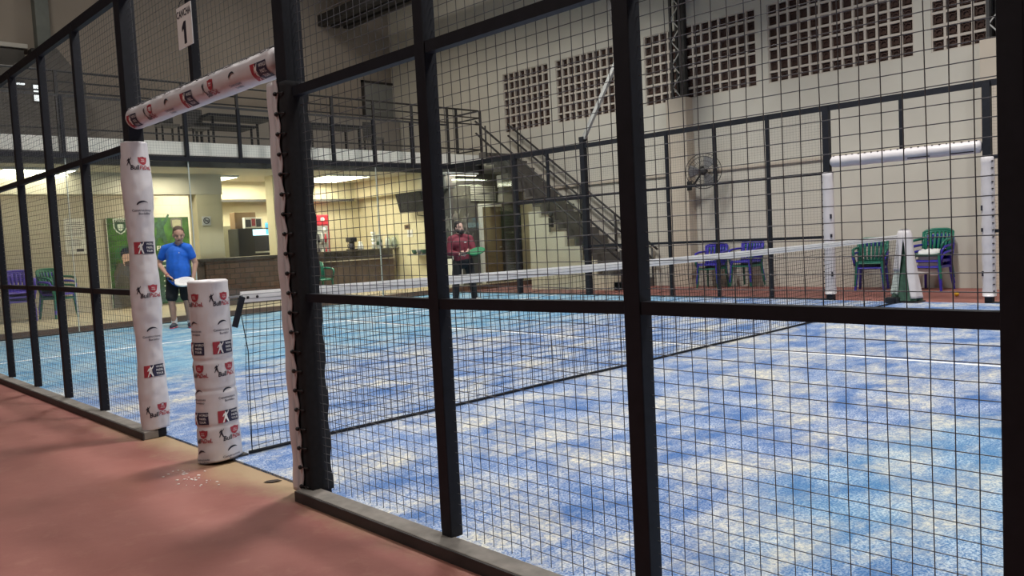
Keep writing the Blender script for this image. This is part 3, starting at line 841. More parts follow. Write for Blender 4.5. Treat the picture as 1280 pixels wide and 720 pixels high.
o = w.build('glint_flecks', M['glint']); tag(o, 'white flecks standing in for glints on the red floor in front of the net post', 'floor glints', kind='stuff')

# ------------------------------------------------------------------ plastic chairs
def make_chair(label, m, loc, rz, group):
    t = thing('plastic_chair', label, 'chair', loc, rz, group)
    w = MB()
    def seat(u, v, dz=0):
        x = -.21+.44*u; y = (v-.5)*(.42+.06*u)
        return Vector((x, y, .425-.022*math.sin(PI*u)*math.sin(PI*v)+(-.03*max(0,(u-.85)/.15)**2)+dz))
    vs = []; fs = []; n = 10
    for lay in (0, -.014):
        for j in range(n+1):
            for i in range(n+1): vs.append(seat(i/n, j/n, lay))
    q = (n+1)**2
    for j in range(n):
        for i in range(n):
            a = j*(n+1)+i; fs.append((a, a+1, a+n+2, a+n+1)); fs.append((q+a+n+1, q+a+n+2, q+a+1, q+a))
    for i in range(n):
        for (a, b) in ((i, i+1), (n*(n+1)+i+1, n*(n+1)+i)): fs.append((b, a, q+a, q+b))
        for (a, b) in ((i*(n+1)+n, (i+1)*(n+1)+n), ((i+1)*(n+1), i*(n+1))): fs.append((b, a, q+a, q+b))
    w.add(vs, fs, 0, True)
    w.box((-.20,-.21,.385),(-.185,.21,.415)); w.box((.19,-.22,.375),(.205,.22,.41))
    for s in (-1, 1): w.box((-.20, s*.215-.008,.38),(.20, s*.215+.008,.415))
    w.build('seat', m, t)
    w = MB()
    def bk(a, z):  # curved back: a -1..1 across
        return Vector((-.205-.13*(z-.42)/.42-.0+.07*a*a*(.6+.4*(z-.42)/.42), a*(.225+.02*(z-.42)/.42), z))
    for k in range(7):
        a = -.86+1.72*k/6
        w.tube([bk(a*.9, .42), bk(a*.97, .55), bk(a, .68), bk(a, .79)], [.022,.024,.024,.022], 6)
    def topz(a): return .815-.05*a**4
    w.tube([bk(-1+2*i/16, topz(-1+2*i/16)) for i in range(17)], [.022]+[.026]*15+[.022], 8)
    w.tube([bk(-1+2*i/16, topz(-1+2*i/16)-.035) for i in range(17)], .022, 8)
    w.tube([bk(-.95+1.9*i/16, .44) for i in range(17)], .016, 8)
    for s in (-1, 1): w.tube([bk(s*.97, .42), bk(s*1.0, .6), bk(s*1.0, .78)], [.022,.026,.022], 8)
    w.build('backrest', m, t)
    for s in (-1, 1):
        w = MB(); w.tube([bk(s, .66), (-.10, s*.265, .655), (.06, s*.275, .645), (.18, s*.268, .625), (.225, s*.255, .57), (.215, s*.235, .43)], [.018,.022,.024,.024,.022,.018], 8)
        w.build('armrest', m, t)
    for sx in (-1, 1):
        for s in (-1, 1):
            w = MB(); x0 = .205 if sx > 0 else -.20; x1 = .235 if sx > 0 else -.265
            w.tube([(x0, s*.20, .43),(x0*.6+x1*.4, s*.215, .22),(x1, s*.235, 0)], [.030,.026,.021], 6, smooth=False)
            w.build('leg', m, t)
    return t
CB, CG, CP = M['chair_blue'], M['chair_green'], M['chair_purple']
GR = 'plastic chairs along the far wall'; GL = 'plastic chairs by the cream block wall'
c0 = make_chair('blue chair on top of the left one of the two stacks near the wall fan', CB, (12.62,4.66,.085), PI+.10, GR)
dup(c0, (12.62,4.66,0), PI+.10, 'green chair under the blue one in the left stack near the wall fan', GR, CG)
dup(c0, (12.62,3.86,.135), PI-.05, 'blue chair on top of the right one of the two stacks near the wall fan', GR)
dup(c0, (12.62,3.86,.05), PI-.05, 'green chair under the blue one in the right stack near the wall fan', GR, CG)
dup(c0, (12.45,1.32,.085), PI+.25, 'green plastic chair on top of the low stack just left of the far net post', GR, CG)
dup(c0, (12.45,1.32,0), PI+.25, 'blue legged chair under the green one, left of the far net post', GR)
dup(c0, (12.60,.36,.20), PI-.08, 'topmost green chair with a white cloth, in the stack behind the far net post', GR, CG)
dup(c0, (12.60,.36,.10), PI-.08, 'middle blue chair of the three stacked behind the far net post', GR)
dup(c0, (12.60,.36,0), PI-.08, 'bottom blue chair of the three stacked behind the far net post', GR)
ZB = .10
dup(c0, (1.93,13.35,ZB+.17), -PI/2-.12, 'topmost violet chair of the stack nearest the left frame edge', GL, CP)
dup(c0, (1.93,13.35,ZB+.085), -PI/2-.12, 'middle violet chair of the stack nearest the left frame edge', GL, CP)
dup(c0, (1.93,13.35,ZB), -PI/2-.12, 'bottom violet chair of the stack nearest the left frame edge', GL, CP)
dup(c0, (2.62,13.40,ZB+.17), -PI/2+.35, 'green plastic chair on top of the stack below the wall notices', GL, CG)
dup(c0, (2.62,13.40,ZB+.085), -PI/2+.35, 'violet chair directly under the green one below the wall notices', GL, CP)
dup(c0, (2.62,13.40,ZB), -PI/2+.35, 'bottom green chair of the stack below the wall notices', GL, CG)
dup(c0, (7.80,12.12,ZB), -PI/2, 'green chair standing before the dark bar counter by the red fridge', None, CG)
# cloth on the far chair
w = MB()
def cl(u, v):
    x = 12.78-.46*u; y = .36+(v-.5)*.34
    z = .675+.012*math.sin(u*11+v*5)+.01*math.sin(v*13)
    if u > .62: z -= (u-.62)*1.1; x = 12.78-.46*.72-.46*(u-.72)*.25
    return Vector((x, y, z))
w.grid(cl, 22, 14); o = w.build('cloth', M['white'], fix=False); o.modifiers.new('thickness','SOLIDIFY').thickness = .008
tag(o, 'white cloth draped over the seat of the green chair behind the far net post', 'cloth')

# ------------------------------------------------------------------ wall fan
t = thing('wall_fan', 'round black wire cage fan fixed to the pilaster of the far wall', 'fan', (12.73,5.20,2.05))
fc = Vector((-.23,-.50,.36)); ax = Vector((-.80,-.58,-.16)).normalized()
e1 = ax.cross(Vector((0,0,1))).normalized(); e2 = e1.cross(ax).normalized()
FM = Matrix((e1, e2, ax)).transposed().to_4x4(); FM.translation = fc
def fp(r, a, d): return FM @ Vector((r*math.cos(a), r*math.sin(a), d))
w = MB(); RC = .36
for rr, d in ((RC,0),(RC,.02),(.30,.07),(.22,.095),(.12,.11),(.30,-.07),(.20,-.10)): w.tube([fp(rr, 2*PI*i/36, d) for i in range(36)], .007 if rr == RC else .004, 5, closed=True)
for i in range(36):
    a = 2*PI*i/36
    w.tube([fp(.05,a,.115), fp(.15,a,.108), fp(.26,a,.085), fp(.33,a,.04), fp(RC,a,0), fp(.33,a,-.05), fp(.22,a,-.10), fp(.10,a,-.12)], .0022, 3, cap=False)
w.lathe([(.001,.118),(.06,.118),(.06,.108),(.001,.108)], 16, T=FM); w.build('cage', M['dark'], t)
for k in range(3):
    w = MB(); vs = []; fs = []
    for i in range(9):
        for j in range(7):
            rr = .05+.25*i/8; a = 2*PI*k/3+(-.5+j/6)*(.95 if i else .7); vs.append(fp(rr, a, .03*(j/6-.5)*1.6))
    for i in range(8):
        for j in range(6): fs.append((i*7+j, i*7+j+1, (i+1)*7+j+1, (i+1)*7+j))
    w.add(vs, fs, 0, True); o = w.build('blade', M['mgrey'], t, fix=False); o.modifiers.new('thickness','SOLIDIFY').thickness = .005
MB().lathe([(.055,.04),(.06,.02),(.06,-.02),(.09,-.04),(.09,-.18),(.05,-.21)], 18, T=FM).build('motor', M['blackpl'], t)
w = MB(); w.tube([fp(0,0,-.16), (-.02,-.14,.14), (-.02,-.02,.10)], [.022,.022,.024], 8); w.build('bracket', M['blackpl'], t)
MB().rbox((-.02,-.06,.0),(0,.06,.20), .006).build('wall_plate', M['blackpl'], t)

# ------------------------------------------------------------------ staircase along the far wall
t = thing('staircase', 'dark folded-plate staircase with tube railing climbing the far wall to the mezzanine', 'staircase', (12.3,6.5,0))
ns = 17; y0, y1 = 6.35, 10.72; rise = 3.40/ns; run = (y1-y0)/ns
X0, X1 = 11.75, 12.92
RX = 12.3
stair = mat('dark_grey_stair', (.105,.095,.085), .8, 0, .15, 5)
for i in range(ns):
    ya = y0+run*i-6.5; z = rise*(i+1)
    MB().box((X0-RX, ya, z-.05),(X1-RX, ya+run+.02, z)).build('tread', stair, t)
    MB().box((X0-RX+.02, ya-.001, z-rise),(X1-RX-.02, ya+.045, z-.05)).build('riser', stair, t)
w = MB()
for i in range(ns):
    ya, yb = y0-6.5+run*i, y0-6.5+run*(i+1)
    if i >= 12: w.box((X0-RX-.025, ya, rise*(i+1)-.12),(X0-RX, yb, rise*(i+1)+.02))
w.build('stringer', stair, t)
sl = rise/run
def rl(off, xx): return [(xx-RX, y0-6.5-.15, off+.02), (xx-RX, y1-6.5+.1, off+3.40+.02+.0)]
for xx in (X0, X1-.05):
    for off in (.50, .80):
        w = MB(); w.tube(rl(off, xx), .026, 8); w.build('handrail', M['dark'], t)
    for i in range(0, ns+1, 4):
        ya = y0-6.5+run*i; MB().tube([(xx-RX, ya, rise*i-.0),(xx-RX, ya, rise*i+.86)], .022, 8).build('baluster', M['dark'], t)
struct('wall_stair', MB().box((12.93,6.4,0),(13.0,10.0,.9)), M['wall'])
w = MB()
for ya, yb, h in ((8.66,9.0,1.84),(8.36,8.66,1.68),(7.88,8.36,1.33),(7.44,7.88,.98),(7.0,7.44,.66),(6.35,7.0,.31)): w.box((11.66, ya, 0),(11.74, yb, h))
w.box((11.66,6.35,0),(11.74,6.5,.18))
struct('wall_understair', w, mat('under_stair_paint', (.62,.58,.46), .85, 0, .05, 2))
o = MB(); o.ball((0,0,.13), (.05,.07,.07), 12, 8); o.rbox((-.04,-.05,-.16),(.04,.05,.06), .012)  # unidentified dark object, a round top over a small box
ob = o.build('stair_object', M['blackpl'], loc=(11.60,8.22,1.60)); tag(ob, 'small black object fixed to the side of the staircase', 'wall lamp')

# ------------------------------------------------------------------ doors and fittings of the facade at the foot of the stairs
YF0 = 11.1
d = struct('door_1', MB().rbox((12.02,YF0-.05,.10),(12.68,YF0-.0,2.08), .006), M['brown'])
h = MB(); h.tube([(12.62,YF0-.06,1.02),(12.62,YF0-.10,1.02),(12.54,YF0-.10,1.02)], .010, 8); ho = h.build('handle', M['steel'], d)
w = MB(); w.box((11.93,YF0-.08,.10),(12.02,YF0,2.16)); w.box((12.02,YF0-.08,2.08),(12.70,YF0,2.16)); struct('trim_10', w, M['fascia'])
w = MB()
for k in range(44):
    z = .12+k*.045; w.tube([(12.76,YF0-.02,z+.022),(13.40,YF0-.02,z+.022)], .022, 6)
sh = struct('door_2', w, M['shutter'])
w = MB(); w.box((12.70,YF0-.07,.10),(12.76,YF0,2.12)); w.box((13.36,YF0-.07,.10),(13.40,YF0,2.12)); w.build('guide', M['dark'], sh)
t = thing('louvre_vent', 'slatted grey louvre vent above the brown door', 'vent', (12.1,YF0-.03,2.22))
MB().box((-.44,-.02,0),(.42,.03,.40)).build('back_plate', M['gable'], t)
for k in range(9): MB().box((-.44,-.035,.02+k*.043),(.42,-.018,.042+k*.043)).build('slat', M['lgrey'], t)
t = thing('wall_box', 'pale two-part box mounted high beside the louvre vent', 'wall box', (12.90,YF0-.12,2.20))
MB().rbox((-.27,-.12,.38),(.25,.12,.70), .02).build('upper_case', M['fascia'], t); MB().rbox((-.24,-.10,.21),(.23,.12,.37), .02).build('middle_case', M['mgrey'], t); MB().rbox((-.27,-.12,0),(.25,.12,.20), .02).build('lower_case', M['lgrey'], t)
t = thing('loudspeaker', 'grey square loudspeaker under the mezzanine edge', 'loudspeaker', (10.86,11.0,2.54))
MB().rbox((-.17,-.14,0),(.17,.10,.38), .02).build('case', M['mgrey'], t); MB().rbox((-.145,-.15,.03),(.145,-.14,.30), .004).build('grille', M['gable'], t); MB().cbox((-.09,-.15,.33),(.05,.014,.05)).build('badge', M['white'], t)
t = thing('poster_board', 'tall dark poster with pale figures on the wall behind the person in maroon', 'poster', (11.25,YF0-.02,.85))
MB().box((-.55,-.015,0),(.60,.015,1.42)).build('panel', M['gable'], t)
fig = mat('poster_figure', (.26,.24,.22), .7, 0, .4, 9)
for k, (dx, dz, s) in enumerate(((-.40,.55,.42),(-.12,.62,.46),(.17,.56,.42),(-.28,.06,.42),(.02,.05,.46),(.30,.08,.4))):
    P = sc2(PLAYER, s, dx, dz)
    MB().prism(P, lambda u, v, tt: (u, tt, v), -.019, -.0155).build('figure', fig, t)
t = thing('cabinet', 'low white cabinet against the wall, behind the person in maroon', 'cabinet', (11.0,10.82,.10))
MB().rbox((-.34,-.12,0),(-.02,.24,.70), .012).build('body', M['fascia'], t); MB().rbox((-.31,-.135,.05),(-.05,-.12,.66), .004).build('door', M['white'], t)
t = thing('strip_light', 'thin white strip lamp under the mezzanine near the stairs', 'ceiling lamp', (11.2,10.85,2.86))
MB().rbox((-.55,-.06,.02),(.55,.06,.07), .01).build('case', M['white'], t); MB().tube([(-.5,0,0),(.5,0,0)], .018, 8).build('tube', M['fascia'], t)

# ------------------------------------------------------------------ ceiling lamps under the mezzanine
l0 = None
for i, (x, y, lb) in enumerate(((2.1,12.6,'square lit lamp under the mezzanine at the far left, above the violet chairs'), (8.65,12.75,'bright lit lamp under the mezzanine just right of the right gate post'), (5.6,13.4,'lit lamp under the mezzanine above the counter with the black machines'))):
    t = thing('ceiling_lamp', lb, 'ceiling lamp', (x, y, 2.93), 0, 'lamps under the mezzanine')
    MB().rbox((-.62,-.85,-.04),(.62,.85,0), .01).build('case', M['white'], t); MB().rbox((-.58,-.81,-.048),(.58,.81,-.039), .004).build('diffuser', M['lamp'], t)

# ------------------------------------------------------------------ bar
t = thing('bar_counter', 'brick-fronted bar counter between the two cream columns', 'counter', (6.0,12.27,.10))
w = MB(); w.box((-.85,-.12,0),(.92,.10,.97)); w.build('brick_front', M['brick'], t)
MB().rbox((-1.0,-.18,.97),(.92,.115,1.03), .008).build('worktop', M['countertop'], t); MB().rbox((-1.0,-.06,.0),(-.86,.10,.97), .006).build('end_panel', M['counter'], t)
t = thing('bar_counter', 'dark brown bar counter with raised top, under the television', 'counter', (9.0,12.75,.10))
MB().rbox((-1.72,-.14,0),(1.28,.30,.78), .006).build('front', M['counter'], t); MB().rbox((-1.72,-.17,.78),(1.30,.32,.80), .004).build('trim_strip', M['pilaster'], t)
MB().rbox((-1.72,-.12,.80),(1.28,.30,1.0), .006).build('upper_front', M['countertop'], t); MB().rbox((-.75,-.17,1.0),(1.30,.36,1.04), .006).build('worktop', M['countertop'], t)
for k in range(2):
    x = 6.72 if k == 0 else 7.42; wd = .42 if k == 0 else .34
    t = thing('drinks_machine', ('black drinks machine with a lit white display, left one of the pair' if k == 0 else 'black drinks machine half hidden by the cream column, right one of the pair'), 'drinks machine', (x, 13.3, 1.13), 0, 'black machines behind the brick counter')
    MB().rbox((-wd+.02,-.26,0),(wd-.02,.26,.64), .015).build('body', M['blackpl'], t)
    if k == 0: MB().rbox((-wd+.02,-.28,0),(-.10,-.26,.64), .006).build('side_panel', M['blackpl'], t)
    MB().rbox((-.04 if k == 0 else -.22,-.275,.47),(.38 if k == 0 else .20,-.262,.61), .003).build('display', M['blue_light'] , t)
    MB().rbox((.28 if k == 0 else -.26,-.278,.49),(.385 if k == 0 else -.16,-.263,.61), .003).build('side_display', M['cyan'], t)
    MB().rbox((-.02 if k == 0 else -.2,-.30,.06),(.34 if k == 0 else .2,-.27,.10), .004).build('drip_tray', M['steel'], t)
    MB().rbox((-.02 if k == 0 else -.2,-.272,.12),(.34 if k == 0 else .2,-.262,.44), .006).build('recess', M['ink'], t)
t = thing('carton', 'brown cardboard carton on top of the left black drinks machine', 'box', (6.66,13.42,1.772)); MB().rbox((-.27,-.12,0),(.25,.14,.38), .008).build('body', M['card'], t); MB().box((-.27,-.01,.378),(.25,.03,.384)).build('tape', M['pilaster'], t)
t = thing('package', 'black and white printed package on the left drinks machine, in front of the carton', 'box', (6.74,13.18,1.772)); MB().rbox((-.20,-.06,0),(.23,.06,.25), .006).build('body', M['white'], t)
for k, (a, b_, c, d_, m) in enumerate(((-.18,-.05,.03,.20,'ink'),(-.03,.06,.05,.22,'red'),(.08,.20,.03,.21,'ink'))): MB().box((a,-.064,c),(b_,-.0605,d_)).build('printed_panel', M[m], t)
t = thing('round_sign', 'round white sign with black ring above the right drinks machine', 'sign', (7.42,13.3,1.775))
MB().lathe([(.001,0),(.12,0),(.12,.02),(.001,.02)], 24, T=Matrix.Translation((.05,-.05,.13)) @ Matrix.Rotation(R(90),4,'X')).build('disc', M['white'], t)
MB().tube([(.05+.08*math.cos(2*PI*i/20), -.075, .13+.08*math.sin(2*PI*i/20)) for i in range(20)], .016, 6, closed=True).build('ring', M['ink'], t)
MB().rbox((0,-.07,0),(.10,.03,.02), .004).build('base', M['white'], t)
t = thing('cup', 'blue bottle cap jar on the edge of the drinks machines', 'jar', (7.16,13.25,1.772)); MB().lathe([(.04,0),(.05,.02),(.05,.10),(.04,.12)], 16).build('body', M['cyan'], t); MB().lathe([(.045,.12),(.045,.15),(.03,.155)], 16).build('lid', M['white'], t)
o = MB().rbox((6.16,13.9,.10),(6.62,13.96,1.87), .01).build('folding_screen', M['sage']); tag(o, 'olive grey board leaning behind the counter, left of the black machines', 'board')
t = thing('fridge', 'red drinks fridge with glass door behind the dark counter', 'fridge', (8.80,14.0,.10))
MB().rbox((-.36,-.28,0),(.32,.30,1.98), .02).build('cabinet', M['redpl'], t); MB().rbox((-.32,-.30,.20),(.26,-.28,1.70), .006).build('door', M['mgrey'], t); MB().rbox((-.34,-.30,1.73),(.30,-.285,1.96), .006).build('header_panel', M['redpl'], t)
for z in (.55,.9,1.25,1.5): MB().box((-.28,-.312,z),(.22,-.301,z+.02)).build('shelf', M['lgrey'], t)
for k, (x, z) in enumerate(((.12,1.86),(.14,1.60))): MB().ball((x,-.30,z), (.06,.01,.055), 12, 8).build('badge', M['white'], t)
rows = []
for z in (.57,.92,1.27):
    for k in range(5):
        x = -.24+k*.10
        MB().lathe([(.03,0),(.032,.12),(.015,.18),(.014,.22)], 10, T=Matrix.Translation((x,-.325,z))).build('bottle', M[('redpl','ink','glassware')[(k+int(z*9))%3]], t)
t = thing('no_smoking_sign', 'white no-smoking sign on the left cream column', 'sign', (5.33,12.395,1.84))
MB().rbox((-.095,-.012,0),(.095,0,.19), .003).build('panel', M['white'], t)
MB().tube([(.062*math.cos(2*PI*i/24), -.0135, .10+.062*math.sin(2*PI*i/24)) for i in range(24)], .009, 5, closed=True).build('ring', M['ink'], t)
MB().bar((-.043,-.0135,.143),(.043,-.0135,.057), .006, .012).build('slash', M['ink'], t); MB().rbox((-.045,-.016,.09),(.045,-.0125,.105), .001).build('cigarette', M['ink'], t)
# television and bracket
t = thing('television', 'black flat television tilted down on a wall bracket at the bar', 'television', (10.18,11.62,2.02))
TM = Matrix.Rotation(R(-14), 4, 'Y')
MB().rbox((-.04,-.60,.0),(.03,.42,.48), .012, T=TM).build('body', M['foam'], t); MB().rbox((-.045,-.58,.03),(-.0405,.40,.46), .002, T=TM).build('screen', M['foam'], t)
w = MB(); w.tube([(.03,-.06,.2),(.22,-.06,.28),(.298,-.06,.28)], .02, 8); w.tube([(.05,-.18,-.01),(.05,-.18,-.10),(.295,-.18,-.12)], .012, 6); w.build('bracket', M['dark'], t)
# notices and sink
t = thing('notice', 'small dark notice on the bar wall, above the white one', 'notice', (10.49,12.25,1.60)); MB().box((-.006,-.12,0),(.004,.10,.12)).build('sheet', M['card'], t); MB().box((-.008,-.07,.03),(-.0062,.05,.09)).build('print', M['ink'], t)
t = thing('notice', 'small white notice on the bar wall under the dark one', 'notice', (10.49,12.16,1.40)); MB().box((-.006,-.14,0),(.004,.08,.18)).build('sheet', M['white'], t); MB().box((-.008,-.10,.08),(-.0062,.04,.10)).build('print', M['grey_ink'], t); MB().box((-.008,-.10,.04),(-.0062,.0,.055)).build('print', M['grey_ink'], t)
t = thing('wall_shelf', 'small wall shelf with dark bowls past the end of the dark counter', 'shelf', (10.32,11.56,.93)); MB().rbox((-.16,-.30,0),(.175,.30,.03), .004).build('board', M['steel'], t)
for k in range(3): MB().lathe([(.03,.03),(.07,.08),(.085,.14),(.075,.14),(.03,.06)], 16, T=Matrix.Translation((0,-.19+k*.19,0))).build('bowl', M['mgrey' if k % 2 else 'dgreen'], t)
# on the dark counter
zt = 1.141
t = thing('coffee_maker', 'black filter coffee maker on the dark bar counter', 'coffee maker', (9.18,12.80,zt))
MB().rbox((-.11,-.10,0),(.10,.12,.03), .008).build('base', M['blackpl'], t); MB().rbox((-.02,.02,.03),(.09,.12,.30), .008).build('tank', M['blackpl'], t); MB().rbox((-.11,-.09,.20),(.09,.12,.31), .015).build('head', M['blackpl'], t); MB().lathe([(.045,.03),(.06,.08),(.05,.16),(.035,.17)], 16, T=Matrix.Translation((-.05,-.02,0))).build('jug', M['ink'], t); MB().tube([(-.10,-.02,.15),(-.15,-.02,.13),(-.15,-.02,.07),(-.10,-.02,.06)], .008, 6).build('handle', M['blackpl'], t)
t = thing('paper_bag', 'crumpled white paper bag beside the black coffee maker', 'bag', (9.42,12.80,zt)); w = MB(); w.lathe([(.07,0),(.085,.03),(.075,.10),(.045,.17),(.05,.20),(.03,.205)], 14); w.build('body', M['white'], t); MB().lathe([(.047,.165),(.052,.175),(.047,.185)], 14).build('tie', M['palecloth'], t)
t = thing('cup_tower', 'stack of glasses and white cups on the dark counter', 'glasses', (9.88,12.80,zt))
for k in range(5):
    MB().lathe([(.045,.0),(.055,.02),(.068,.085),(.062,.085),(.045,.012)], 16, T=Matrix.Translation((-.06+.01*(k%2),0,k*.088))).build('cup', M['white' if k in (1,4) else 'glassware'], t)
for k in range(4):
    MB().lathe([(.04,.0),(.045,.02),(.055,.09),(.05,.09),(.04,.012)], 16, T=Matrix.Translation((.09,.02,k*.092))).build('glass', M['glassware' if k != 1 else 'dgreen'], t)
t = thing('bottle', 'tall green bottle between the stacked glasses and the glass display case', 'bottle', (10.06,12.84,zt)); MB().lathe([(.035,0),(.037,.02),(.037,.20),(.014,.26),(.013,.33),(.016,.335),(.016,.35)], 16).build('body', M['dgreen'], t); MB().lathe([(.0375,.07),(.0378,.08),(.0378,.15),(.0375,.16)], 16).build('label_band', M['white'], t)
t = thing('display_case', 'glass display case with two round jars at the end of the dark counter', 'display case', (10.36,12.78,zt))
fr = MB()
for sx in (-.20,.17):
    for sy in (-.13,.13): fr.cbox((sx,sy,.18),(.014,.014,.36))
for z in (.01,.355):
    for s in (-.13,.13): fr.box((-.207,s-.007,z-.007),(.177,s+.007,z+.007))
    for s in (-.20,.17): fr.box((s-.007,-.137,z-.007),(s+.007,.137,z+.007))
fr.build('frame', M['steel'], t); MB().box((-.20,-.13,0),(.17,.13,.01)).build('base', M['dark'], t); MB().box((-.20,-.133,.02),(.17,-.130,.35)).build('pane', M['glass'], t)
for sx in (-.11,.08): MB().lathe([(.055,.012),(.075,.05),(.078,.18),(.06,.25),(.045,.26),(.045,.29)], 16, T=Matrix.Translation((sx,0,0))).build('jar', M['glassware'], t)

# ------------------------------------------------------------------ banner and notices on the block wall
def banner_mat():
    m, nt, b = new_mat('green_banner_print')
    tc = nn(nt, 'ShaderNodeTexCoord'); n = nn(nt, 'ShaderNodeTexNoise', Scale=2.2, Detail=4, Distortion=1.2); nt.links.new(tc.outputs['Object'], n.inputs['Vector'])
    sep = nn(nt, 'ShaderNodeSeparateXYZ'); nt.links.new(tc.outputs['Object'], sep.inputs[0])
    n2 = nn(nt, 'ShaderNodeTexNoise', Scale=.9, Detail=3); nt.links.new(tc.outputs['Object'], n2.inputs['Vector'])
    c = ramp(nt, n.outputs['Fac'], .35, .65, (.014,.040,.014,1), (.055,.16,.030,1))
    nt.links.new(c, b.inputs['Base Color']); b.inputs['Roughness'].default_value = .5; return m
t = thing('banner', 'large green printed padel banner on the wall behind the person in blue', 'banner', (4.85,14.38,.14))
MB().box((-.90,-.006,0),(.90,.006,1.98)).build('sheet', banner_mat(), t)
MB().bar((-.91,-.01,.0),(-.91,-.01,2.0), .02, .02).build('edge_strip', M['lgrey'], t)
yy = -.008
def flat(poly, m, name, y=yy, dy=.0015): return MB().prism(poly, lambda u, v, tt: (u, tt, v), y-dy, y).build(name, m, t)
cr = [(-.5,.55),(0,.62),(.5,.55),(.48,-.1),(.3,-.42),(0,-.62),(-.3,-.42),(-.48,-.1)]
flat(sc2(cr, .30, -.62, 1.80), M['palecloth'], 'crest', -.008); flat(sc2(cr, .25, -.62, 1.80), M['dgreen'], 'crest_field', -.0098); flat(sc2(cr, .13, -.62, 1.77), M['palecloth'], 'crest_emblem', -.0116)
flat(sc2(cr, .27, .62, 1.80), M['gable'], 'second_crest', -.008); flat(sc2(cr, .2, .62, 1.80), M['sage'], 'second_crest_field', -.0098)
for tx, x, z, h in (('PADEL A FULL', -.02, 1.27, .105),):
    v, f = text2d(tx, h, bold=.02); MB().add([(a+x, -.0105, b_+z) for a, b_ in v], f).build('lettering', M['white'], t)
v, f = text2d('PADEL', .05); MB().add([(a-.62, -.0135, b_+1.92) for a, b_ in v], f).build('lettering', M['white'], t)
flat([(-.82,.45),(-.20,.45),(-.16,.80),(-.30,.98),(-.72,.98),(-.84,.75)], M['gable'], 'printed_shirt', -.008)
flat([(-.60,.92),(-.42,.92),(-.38,1.08),(-.40,1.24),(-.62,1.24),(-.64,1.08)], M['skin2'], 'printed_face', -.0098)
flat([(-.66,1.12),(-.60,1.18),(-.45,1.19),(-.37,1.12),(-.38,1.27),(-.48,1.32),(-.60,1.31),(-.66,1.24)], M['hair2'], 'printed_hair', -.0116)
flat([(-.58,.92),(-.44,.92),(-.42,1.0),(-.5,1.03),(-.60,1.0)], M['hair1'], 'printed_beard', -.0116)
flat([(-.88,.0),(-.12,.0),(-.12,.44),(-.88,.44)], M['gable'], 'printed_block', -.0075)
for k in range(9):
    z = .16+k*.115
    for x0, wd in ((.24,.20),(.50,.26)): flat([(x0,z),(x0+wd-.04*((k*7)%3),z),(x0+wd-.04*((k*7)%3),z+.035),(x0,z+.035)], M['palecloth'], 'printed_row', -.0095)
flat([(.02,.05),(.88,.05),(.88,1.14),(.02,1.14)], M['dgreen'], 'printed_column', -.008)
P = sc2(PLAYER, .62, .22, 1.28); flat(P, M['dgreen'], 'printed_player', -.0085)
t = thing('wall_notice', 'two large white notice sheets on the cream block wall above the chairs', 'notice', (3.33,14.39,1.37))
MB().box((-.23,-.006,.36),(.23,.0,.76)).build('sheet', M['white'], t); MB().box((-.23,-.006,0),(.22,.0,.34)).build('sheet', M['white'], t)
for k in range(7): MB().box((-.19,-.0075,.40+k*.045),(.10+.03*(k%3),-.0062,.412+k*.045)).build('print', M['grey_ink'], t)
for k in range(4): MB().box((-.19,-.0075,.18+k*.035),(.08,-.0062,.19+k*.035)).build('print', M['grey_ink'], t)
MB().box((-.02,-.0075,.05),(.12,-.0062,.11)).build('stamp', M['ink'], t)

# ------------------------------------------------------------------ mezzanine
t = thing('mezzanine_railing', 'dark three-rail railing along the mezzanine edge', 'railing', (0,11.03,3.40))
XE = 12.05
for z in (1.13,.95,.78): MB().tube([(-9,0,z),(XE,0,z)], .022 if z > 1 else .016, 6).build('rail', M['dark'], t)
MB().tube([(-9,0,.14),(XE,0,.14)], .018, 6).build('rail', M['dark'], t)
for i in range(15):
    x = XE-1.09*i
    if x > -4: MB().bar((x,-.06,-.40),(x,-.06,1.13), .05, .05).build('baluster', M['dark'], t)
for z in (1.13,.95,.14): MB().tube([(XE,0,z),(XE,.9,z)], .02, 6).build('rail', M['dark'], t)
MB().bar((XE,.9,0),(XE,.9,1.13), .05, .05).build('baluster', M['dark'], t)
MB().bar((XE-.75,0,0),(XE-.75,0,1.13), .05, .05).build('baluster', M['dark'], t)
def table(x, y, lb, tilt=0):
    t = thing('folding_table', lb, 'table', (x, y, 3.40), 0, 'tables stored on the mezzanine')
    MB().rbox((-.75,-.38,.70),(.75,.38,.76), .008).build('tabletop', M['black'], t)
    for sx in (-.65,.65):
        for sy in (-.30,.30): MB().bar((sx,sy,0),(sx,sy,.70), .04, .04).build('leg', M['black'], t)
    return t
table(6.1, 12.3, 'dark table on the mezzanine just behind the railing, seen below the lintel pad'); table(8.6, 12.6, 'dark table on the mezzanine to the right of the right gate post')
table(6.3, 13.6, 'second dark table on the mezzanine, behind the front one')
for k, (x, y, lb) in enumerate(((4.5,12.0,'dark upper-level stool nearest the left end of the lintel pad'),(5.2,12.2,'dark upper-level stool between the lintel pad and the front table'),(7.3,12.1,'dark upper-level stool right of the front table'),(9.6,12.2,'dark upper-level stool right of the second mezzanine table'))):
    s = thing('stool', lb, 'stool', (x, y, 3.40), 0, 'stools on the mezzanine')
    MB().rbox((-.19,-.19,.42),(.19,.19,.47), .01).build('seat', M['gable'], s)
    MB().rbox((-.19,.15,.47),(.19,.18,.88), .01).build('backrest', M['dark'], s)
    for sx in (-.16,.16):
        for sy in (-.16,.16): MB().bar((sx,sy,0),(sx,sy,.42), .03, .03).build('leg', M['black'], s)
